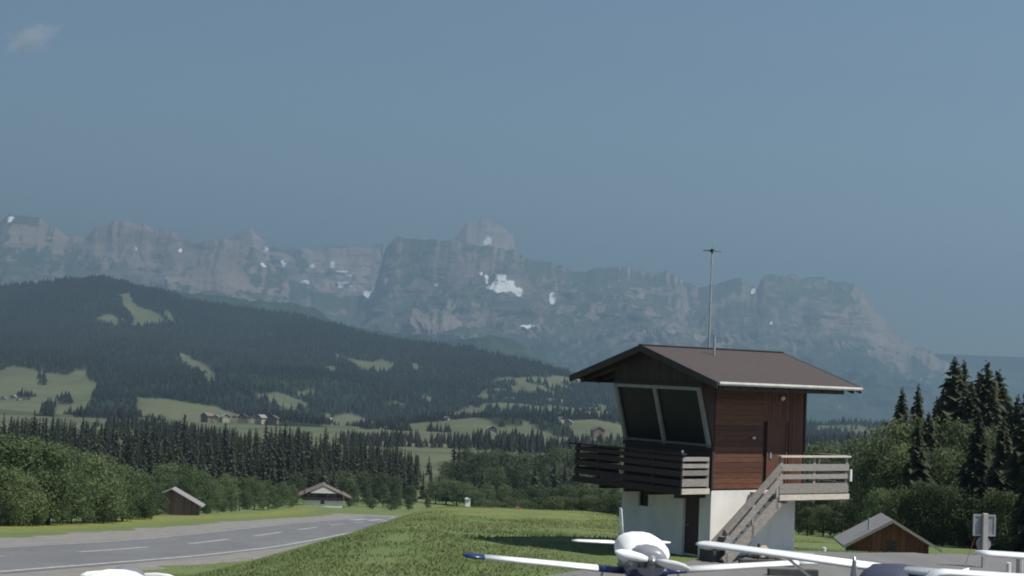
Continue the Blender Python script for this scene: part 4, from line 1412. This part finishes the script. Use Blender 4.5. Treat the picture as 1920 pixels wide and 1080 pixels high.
# leafy bushes left of the runway
G1 = 'leafy trees along the left side of the runway'
for LB, (px, top, Y) in rowed(((-70, 800, 150), (-20, 806, 158), (25, 808, 154), (62, 814, 160), (100, 822, 158), (135, 832, 166), (165, 845, 172), (200, 858, 178), (235, 866, 186), (265, 880, 196), (288, 902, 205),
                   (5, 870, 148), (48, 880, 152), (92, 885, 158), (138, 890, 166), (180, 900, 175), (222, 905, 184), (258, 915, 196), (284, 930, 206), (-35, 868, 146),
                   (20, 925, 147), (70, 930, 154), (120, 935, 162), (165, 938, 172), (210, 940, 182), (250, 945, 194), (280, 948, 204)), ((11, 'tall leafy tree, top row of the hedge left of the runway'), (9, 'leafy tree, middle row of the hedge left of the runway'), (7, 'low leafy tree, bottom row of the hedge left of the runway'))):
    tree_px('leafy_tree', LB, BROAD, px, top + tr.uniform(-3, 3), Y, tr.uniform(.85, 1.1), group=G1)
G2 = 'leafy trees between the barn and the chalet'
for LB2, (px, top, Y) in rowed(((318, 862, 275), (345, 868, 272), (372, 878, 280), (398, 888, 290), (425, 885, 310), (452, 892, 320), (480, 890, 335), (505, 898, 345), (530, 900, 360), (552, 905, 375), (322, 880, 268), (350, 888, 266), (385, 902, 284), (410, 912, 296), (436, 915, 312), (465, 918, 330), (495, 925, 342), (522, 930, 356), (388, 935, 270), (548, 938, 366)), ((10, 'leafy tree, upper row between barn and chalet'), (10, 'leafy tree, lower row between barn and chalet'))):
    tree_px('leafy_tree', LB2, BROAD, px, top + tr.uniform(-4, 4), Y, tr.uniform(.75, 1.0), group=G2)
G3 = 'trees around the chalet'
for LB3, (px, top, Y) in rowed(((560, 884, 430), (590, 880, 440), (620, 884, 445), (650, 880, 440), (685, 882, 445), (715, 884, 440), (745, 890, 430), (770, 905, 420), (665, 905, 400), (690, 912, 395), (720, 908, 398), (745, 915, 390), (768, 928, 380), (655, 925, 388), (700, 930, 378), (735, 932, 372)), ((8, 'dull green tree, back row behind the chalet'), (8, 'round green tree, front row right of the chalet'))):
    tree_px('round_tree', LB3, BROADD, px, top + tr.uniform(-4, 4), Y, tr.uniform(.8, 1.05), group=G3)

# spruce wood behind the hedge: the ones in front are single trees, the rest one mass
G4 = 'spruces of the dark wood behind the runway'
L4 = 'dark spruce in the dense wood behind the runway'
TOPS = [(-120, 760), (0, 766), (60, 770), (110, 772), (150, 778), (190, 780), (235, 772), (280, 778), (340, 776), (385, 784), (420, 790), (470, 792), (520, 786), (560, 792), (600, 800), (640, 808), (660, 816), (700, 818), (735, 822), (765, 828), (800, 852), (830, 880)]
def top_at(px):
    return np.interp(px, [p[0] for p in TOPS], [p[1] for p in TOPS])
for i in range(190):
    px = -90 + 900 * (i + tr.random()) / 190
    row = i % 4
    Y = (640, 560, 490, 430)[row] + tr.uniform(-25, 25)
    top = top_at(px) + (2, 14, 34, 58)[row] + tr.uniform(-9, 20)
    if px > 640 and row == 3:
        Y += 30
    tree_px('spruce', L4, SPR_L, px, top, Y, tr.uniform(.85, 1.25), group=G4, trunk=False)

# trees in the middle, beyond the crest of the meadow
G5 = 'mixed trees beyond the meadow crest'
for L5, (px, top, Y) in rowed(((880, 838, 560), (905, 842, 540), (930, 835, 550), (955, 838, 530), (985, 845, 520), (1010, 840, 540), (1035, 838, 520), (1060, 835, 530), (1090, 830, 540), (1120, 826, 560), (1150, 822, 560), (840, 862, 560), (865, 858, 540),
                   (905, 868, 470), (935, 870, 450), (965, 868, 440), (995, 875, 430), (1025, 868, 430), (1055, 872, 420), (1085, 868, 420), (1115, 872, 430), (1145, 868, 430), (880, 885, 470), (850, 895, 480), (825, 905, 490),
                   (915, 905, 380), (945, 908, 360), (975, 912, 340), (1005, 905, 330), (1035, 910, 320), (1065, 905, 320), (1095, 912, 310), (1125, 905, 310), (1155, 908, 300), (893, 915, 370)), ((13, 'far tree, top row of the grove beyond the meadow crest'), (12, 'tree, middle row of the grove beyond the meadow crest'), (10, 'nearer tree, bottom row of the grove beyond the meadow crest'))):
    tree_px('mixed_tree', L5, BROADD, px, top + tr.uniform(-4, 4), Y, tr.uniform(.75, 1.05), group=G5, trunk=True)
for L5b, (px, top, Y) in rowed(((853, 818, 600), (862, 822, 590), (872, 820, 600), (912, 828, 560), (925, 822, 560), (940, 818, 560), (948, 822, 550), (975, 832, 540), (1005, 850, 420), (1040, 852, 400), (1120, 818, 590), (905, 875, 430), (890, 880, 440), (1060, 862, 390)), ((14, 'dark spruce among the grove beyond the meadow crest'),)):
    tree_px('spruce', L5b, SPR_L, px, top, Y, tr.uniform(.9, 1.3), group=G5, trunk=False)
for L6, (px, top, Y) in rowed(((905, 932, 240), (930, 935, 230), (958, 930, 225), (985, 934, 220), (1015, 930, 215), (1045, 928, 210), (1075, 930, 205), (1105, 926, 205), (1135, 928, 200), (1160, 922, 200)), ((10, 'low dark bush along the meadow crest left of the tower'),)):
    tree_px('bush', L6, BROADD, px, top, Y, 1.3, group='dark bushes along the meadow crest', cat='bush')
tree_px('bush', 'round dark bush standing alone on the yellow green slope', BROADD, 803, 930, 400, .85, cat='bush')
for L65, (px, top, Y, w) in rowed(((818, 900, 440, 1.5), (838, 897, 436, 1.6), (858, 900, 432, 1.6), (878, 908, 428, 1.6), (896, 916, 424, 1.6)), ((5, 'light green bush in the hedge above the yellow slope'),)):
    tree_px('hedge_bush', L65, BROAD, px, top, Y, w, group='light green hedge', cat='bush')

# right of the tower
G7 = 'tall spruces above the leafy trees on the right'
for px, top, Y, w, lab in ((1692, 722, 132, .85, 'left of the twin spruces between the tower roof and the tall spruce group'), (1722, 718, 134, .85, 'right of the twin spruces between the tower roof and the tall spruce group'),
                           (1790, 667, 126, 1.3, 'tallest spruce, leftmost of the tall group on the right'), (1808, 673, 131, 1.3, 'slim spruce just right of the tallest one on the right'), (1838, 690, 128, 1.3, 'spruce in the middle of the tall group on the right'),
                           (1852, 671, 124, 1.3, 'second tallest pointed spruce on the right of the tall group'), (1872, 688, 128, 1.3, 'spruce on the right shoulder of the tall group'), (1775, 705, 134, 1.0, 'lower spruce on the left flank of the tall group'),
                           (1822, 712, 122, 1.2, 'broad spruce filling the front of the tall group'), (1862, 722, 120, 1.15, 'broad low spruce in front of the right side of the tall group'), (1758, 742, 130, 1.1, 'spruce low on the left slope of the tall group'), (1800, 700, 133, 1.2, 'spruce behind the gap of the two tallest left tips'), (1843, 704, 131, 1.2, 'spruce tip hidden between the two pointed right tips'), (1884, 728, 127, 1.2, 'lower spruce on the right slope of the tall group'), (1896, 756, 122, 1.2, 'short spruce at the foot of the right slope of the tall group'), (1742, 770, 118, 1.2, 'short spruce left of the tall group, among the leafy crowns'), (1722, 782, 106, 1.1, 'spruce breaking through the front leafy crowns, left one'), (1836, 765, 100, 1.1, 'spruce breaking through the front leafy crowns, middle one'), (1882, 778, 96, 1.1, 'spruce breaking through the front leafy crowns, right one'), (1908, 738, 104, 1.1, 'spruce between the tall group and the border spruce'), (1680, 790, 126, 1.1, 'short spruce under the twin spruces'), (1928, 716, 92, .9, 'dark spruce cut by the right border of the picture'), (1948, 752, 80, 1.0, 'nearest dark spruce low at the right border')):
    tree_px('spruce', lab, SPR, px, top, Y, w, group=G7)
G8 = 'leafy trees on the right'
for L8, (px, top, Y, w) in rowed(((1655, 806, 118, .7), (1680, 778, 122, .7), (1712, 768, 124, .7), (1742, 784, 122, .7), (1768, 770, 124, .6), (1800, 776, 118, .6), (1835, 790, 114, .7), (1868, 790, 112, .7), (1898, 800, 108, .7), (1930, 800, 106, .8),
                      (1665, 850, 110, .75), (1700, 832, 110, .75), (1735, 838, 108, .75), (1775, 828, 108, .75), (1815, 836, 104, .75), (1855, 840, 102, .75), (1892, 850, 100, .75),
                      (1690, 905, 100, .9), (1730, 900, 99, .9), (1770, 905, 98, .9), (1812, 910, 97, .9), (1860, 915, 94, .9), (1905, 920, 90, .9), (1655, 915, 104, .9)), ((10, 'large leafy tree, top row of the thicket on the right'), (7, 'leafy tree, middle row of the thicket on the right'), (7, 'low leafy tree, bottom row of the thicket behind the hut'))):
    tree_px('leafy_tree', L8, BROAD if tr.random() < .2 else BROADD, px, top + tr.uniform(-5, 5), Y, w * tr.uniform(.9, 1.1), group=G8)
for L9, (px, top, Y, w) in rowed(((1515, 826, 330, .9), (1540, 822, 340, .9), (1565, 826, 330, .9), (1590, 818, 360, .8), (1615, 822, 350, .9), (1640, 812, 330, .9), (1500, 832, 320, .9),
                      (1610, 862, 150, .7), (1625, 850, 140, .7), (1595, 885, 150, .8), (1560, 905, 150, .9), (1525, 912, 150, .9), (1500, 905, 155, .9), (1580, 930, 130, 1.), (1545, 945, 128, 1.1), (1515, 948, 126, 1.1), (1612, 930, 118, 1.), (1640, 930, 112, 1.)), ((7, 'far green tree seen over the stair landing rail'), (11, 'green tree between the stair landing and the thicket'))):
    tree_px('mixed_tree', L9, BROADD, px, top, Y, w, group='lower trees right of the tower')
for px, top, Y in ((1591, 804, 380), (1608, 808, 380)):
    tree_px('spruce', 'small pointed spruce rising from the low row right of the tower', SPR_L, px, top, Y, 1.1, group='two small spruces right of the tower', trunk=False)

# filling of the woods: joined, as nobody could count it
def wood_fill():
    rng = np.random.default_rng(77)
    n = 17000
    Y = np.sqrt(rng.uniform(480 ** 2, 1330 ** 2, n))
    t = rng.uniform(-.42, .42, n)
    X = t * Y
    Z = gz(X, Y)
    dens = fbm(X / 90, Y / 120, 3, 3)
    px, _ = project(X, Y, Z + 12)
    ok = np.where(Y < 720, (px < 790) | ((px > 1500) & (dens > .1)), dens > np.where((px > 480) & (px < 1200), .15, -.06))
    ok &= ~((px > 570) & (px < 640) & (Y > 700)) | (Y > 1000)
    # keep the wood no taller than its outline
    H = rng.uniform(8, 17, n)
    tt = np.where(px < 790, top_at(px) + 6, 838)
    tt = np.where((Y > 950) & (px < 640), 786 - 24 * fbm(X / 60, Y / 80, 3, 7), tt)
    tt = np.where((Y > 720) & (px > 440), 806 + 30 * fbm(X / 60, Y / 80, 3, 7), tt)
    _, e = ray(px, tt)
    H = np.minimum(H, CAM_H + e * Y - Z - 1)
    ok &= H > 5
    X, Y, Z, H = X[ok], Y[ok], Z[ok], H[ok]
    tag(cone_forest('spruce_wood', X[Y > 900], Y[Y > 900], Z[Y > 900], H[Y > 900], M_FARWOOD, R=.17, sides=6, seed=8), 'far clumps of spruces on the hay meadows behind the dark wood', kind='stuff')
    near = np.flatnonzero(Y <= 900)[:1300]
    Vs, Fs, Ts, o = [], [], [], 0
    pro = []
    for me in SPR_L:
        co = np.empty(len(me.vertices) * 3, np.float32)
        me.vertices.foreach_get('co', co)
        fi = np.empty(len(me.loops), np.int32)
        me.loops.foreach_get('vertex_index', fi)
        ti = np.empty(len(me.vertices), np.float32)
        me.attributes['tint'].data.foreach_get('value', ti)
        pro.append((co.reshape(-1, 3), fi.reshape(-1, 4), ti))
    for q in near:
        co, fi, ti = pro[q % len(pro)]
        a, w = rng.uniform(0, 6.28), rng.uniform(.85, 1.25)
        c, s_ = math.cos(a), math.sin(a)
        P = np.stack([(co[:, 0] * c - co[:, 1] * s_) * w, (co[:, 0] * s_ + co[:, 1] * c) * w, co[:, 2]], -1) * H[q] + np.array([X[q], Y[q], Z[q]])
        Vs.append(P)
        Fs.append(fi + o)
        Ts.append(np.clip(ti + rng.uniform(-.15, .25), 0, 1))
        o += len(co)
    return np_mesh('spruce_wood', np.concatenate(Vs), np.concatenate(Fs), L_SPRUCE, tint=np.concatenate(Ts))
tag(wood_fill(), 'mass of dark spruces filling the wood behind the runway', kind='stuff')

# tall grass on the meadow
def meadow_grass():
    rng = np.random.default_rng(33)
    m, nt, b = new_mat('grass_blades')
    a = N(nt, 'ShaderNodeAttribute', attribute_name='tint')
    gc = mixc(nt, a.outputs['Fac'], (.125, .168, .066), (.185, .205, .09))
    nt.links.new(gc, b.inputs['Base Color'])
    translucent(nt, b, gc, .35)
    b.inputs['Roughness'].default_value = .8
    b.inputs['Specular IOR Level'].default_value = .15
    n = 210000
    Y = 36 + (150 - 36) * rng.uniform(0, 1, n) ** 1.5
    X = rng.uniform(-15, 15, n) * np.clip(Y / 60, .8, 1.5)
    tx = X / Y
    keep = (tx > -.36) & (tx < .34)
    ex = 1.2 + (Y - 41.5) * .7
    keep &= ~((Y < 51.2) & (X > np.interp(Y, [36, 41.8, 44.3, 45.9, 47.2, 50.2, 51.2], [-1.7, 1.2, 2.9, 5.2, 5.8, 9.4, 9.8])))
    keep &= X > -13.8 + .01 * Y + .8 * rng.normal(size=n)
    keep &= ~((Y < 31))
    # the tower's own footprint
    u = (X - 6.115) * .8134 + (Y - 47.413) * .5817
    v = -(X - 6.115) * .5817 + (Y - 47.413) * .8134
    keep &= ~((u > -.3) & (u < 3.9) & (v > -1.6) & (v < 4.4))
    cl = fbm(X / 1.6, Y / 2.2, 3, 91)
    keep &= (cl + rng.uniform(-.45, .45, n)) > -.12
    X, Y, cl = X[keep], Y[keep], cl[keep]
    n = len(X)
    Z = gz(X, Y)
    h = rng.uniform(.02, .065, n) * (1 + .9 * np.clip(cl, -.3, .5)) * np.interp(Y, [36, 60, 85, 150], [.6, .85, 1.35, 1.5])
    w = rng.uniform(.012, .034, n) * np.interp(Y, [40, 150], [1, 1.7])
    an = rng.uniform(0, 6.28, n)
    le = rng.uniform(1.6, 3.2, n) * h
    la = an + np.pi / 2
    c, s = np.cos(an), np.sin(an)
    V = np.stack([np.stack([X - c * w, Y - s * w, Z - .05], -1), np.stack([X + c * w, Y + s * w, Z - .05], -1), np.stack([X + np.cos(la) * le, Y + np.sin(la) * le, Z + h], -1)], 1).reshape(-1, 3)
    ti = np.clip(.35 + .8 * fbm(X / 7, Y / 9, 3, 55) + rng.uniform(-.18, .18, n), 0, 1)
    return np_mesh('meadow_grass', V, np.arange(3 * n).reshape(-1, 3), m, tint=np.repeat(ti, 3))
tag(meadow_grass(), 'tall grass of the meadow between the runway and the tower', kind='stuff')

# small cloud high above the left end of the range
def cloud():
    t, e = ray(55, 74)
    Y = 14500.
    m = bpy.data.materials.new('cloud_vapour')
    m.use_nodes = True
    nt = m.node_tree
    nt.nodes.clear()
    v = N(nt, 'ShaderNodeVolumePrincipled')
    v.inputs['Color'].default_value = (.95, .95, .95, 1)
    tc = N(nt, 'ShaderNodeTexCoord')
    nz = noise(nt, tc.outputs['Object'], 1.9, 5, .6)
    ln = N(nt, 'ShaderNodeVectorMath', operation='LENGTH')
    nt.links.new(tc.outputs['Object'], ln.inputs[0])
    sub = nt.nodes.new('ShaderNodeMath')
    sub.operation = 'SUBTRACT'
    nt.links.new(ramp(nt, nz, .32, .72, 0, 1), sub.inputs[0])
    nt.links.new(ramp(nt, ln.outputs['Value'], .25, 1., 0, .75), sub.inputs[1])
    nt.links.new(ramp(nt, sub.outputs[0], 0, .5, 0, .0045), v.inputs['Density'])
    o_ = nt.nodes.new('ShaderNodeOutputMaterial')
    nt.links.new(v.outputs[0], o_.inputs['Volume'])
    mb = MB()
    rings = []
    for k in range(1, 8):
        a = math.pi * k / 8
        rings.append([(math.sin(a) * math.cos(q * math.pi / 6), math.sin(a) * math.sin(q * math.pi / 6), -math.cos(a)) for q in range(12)])
    mb.loft(rings)
    o = mb.build('cloud', m)
    o.location = (float(t) * Y, Y, CAM_H + float(e) * Y)
    o.scale = (330, 260, 165)
    o.rotation_euler = (0, -.35, 0)
    tag(o, 'small faint white cloud in the sky above the left mountains', 'cloud', kind='stuff')
cloud()
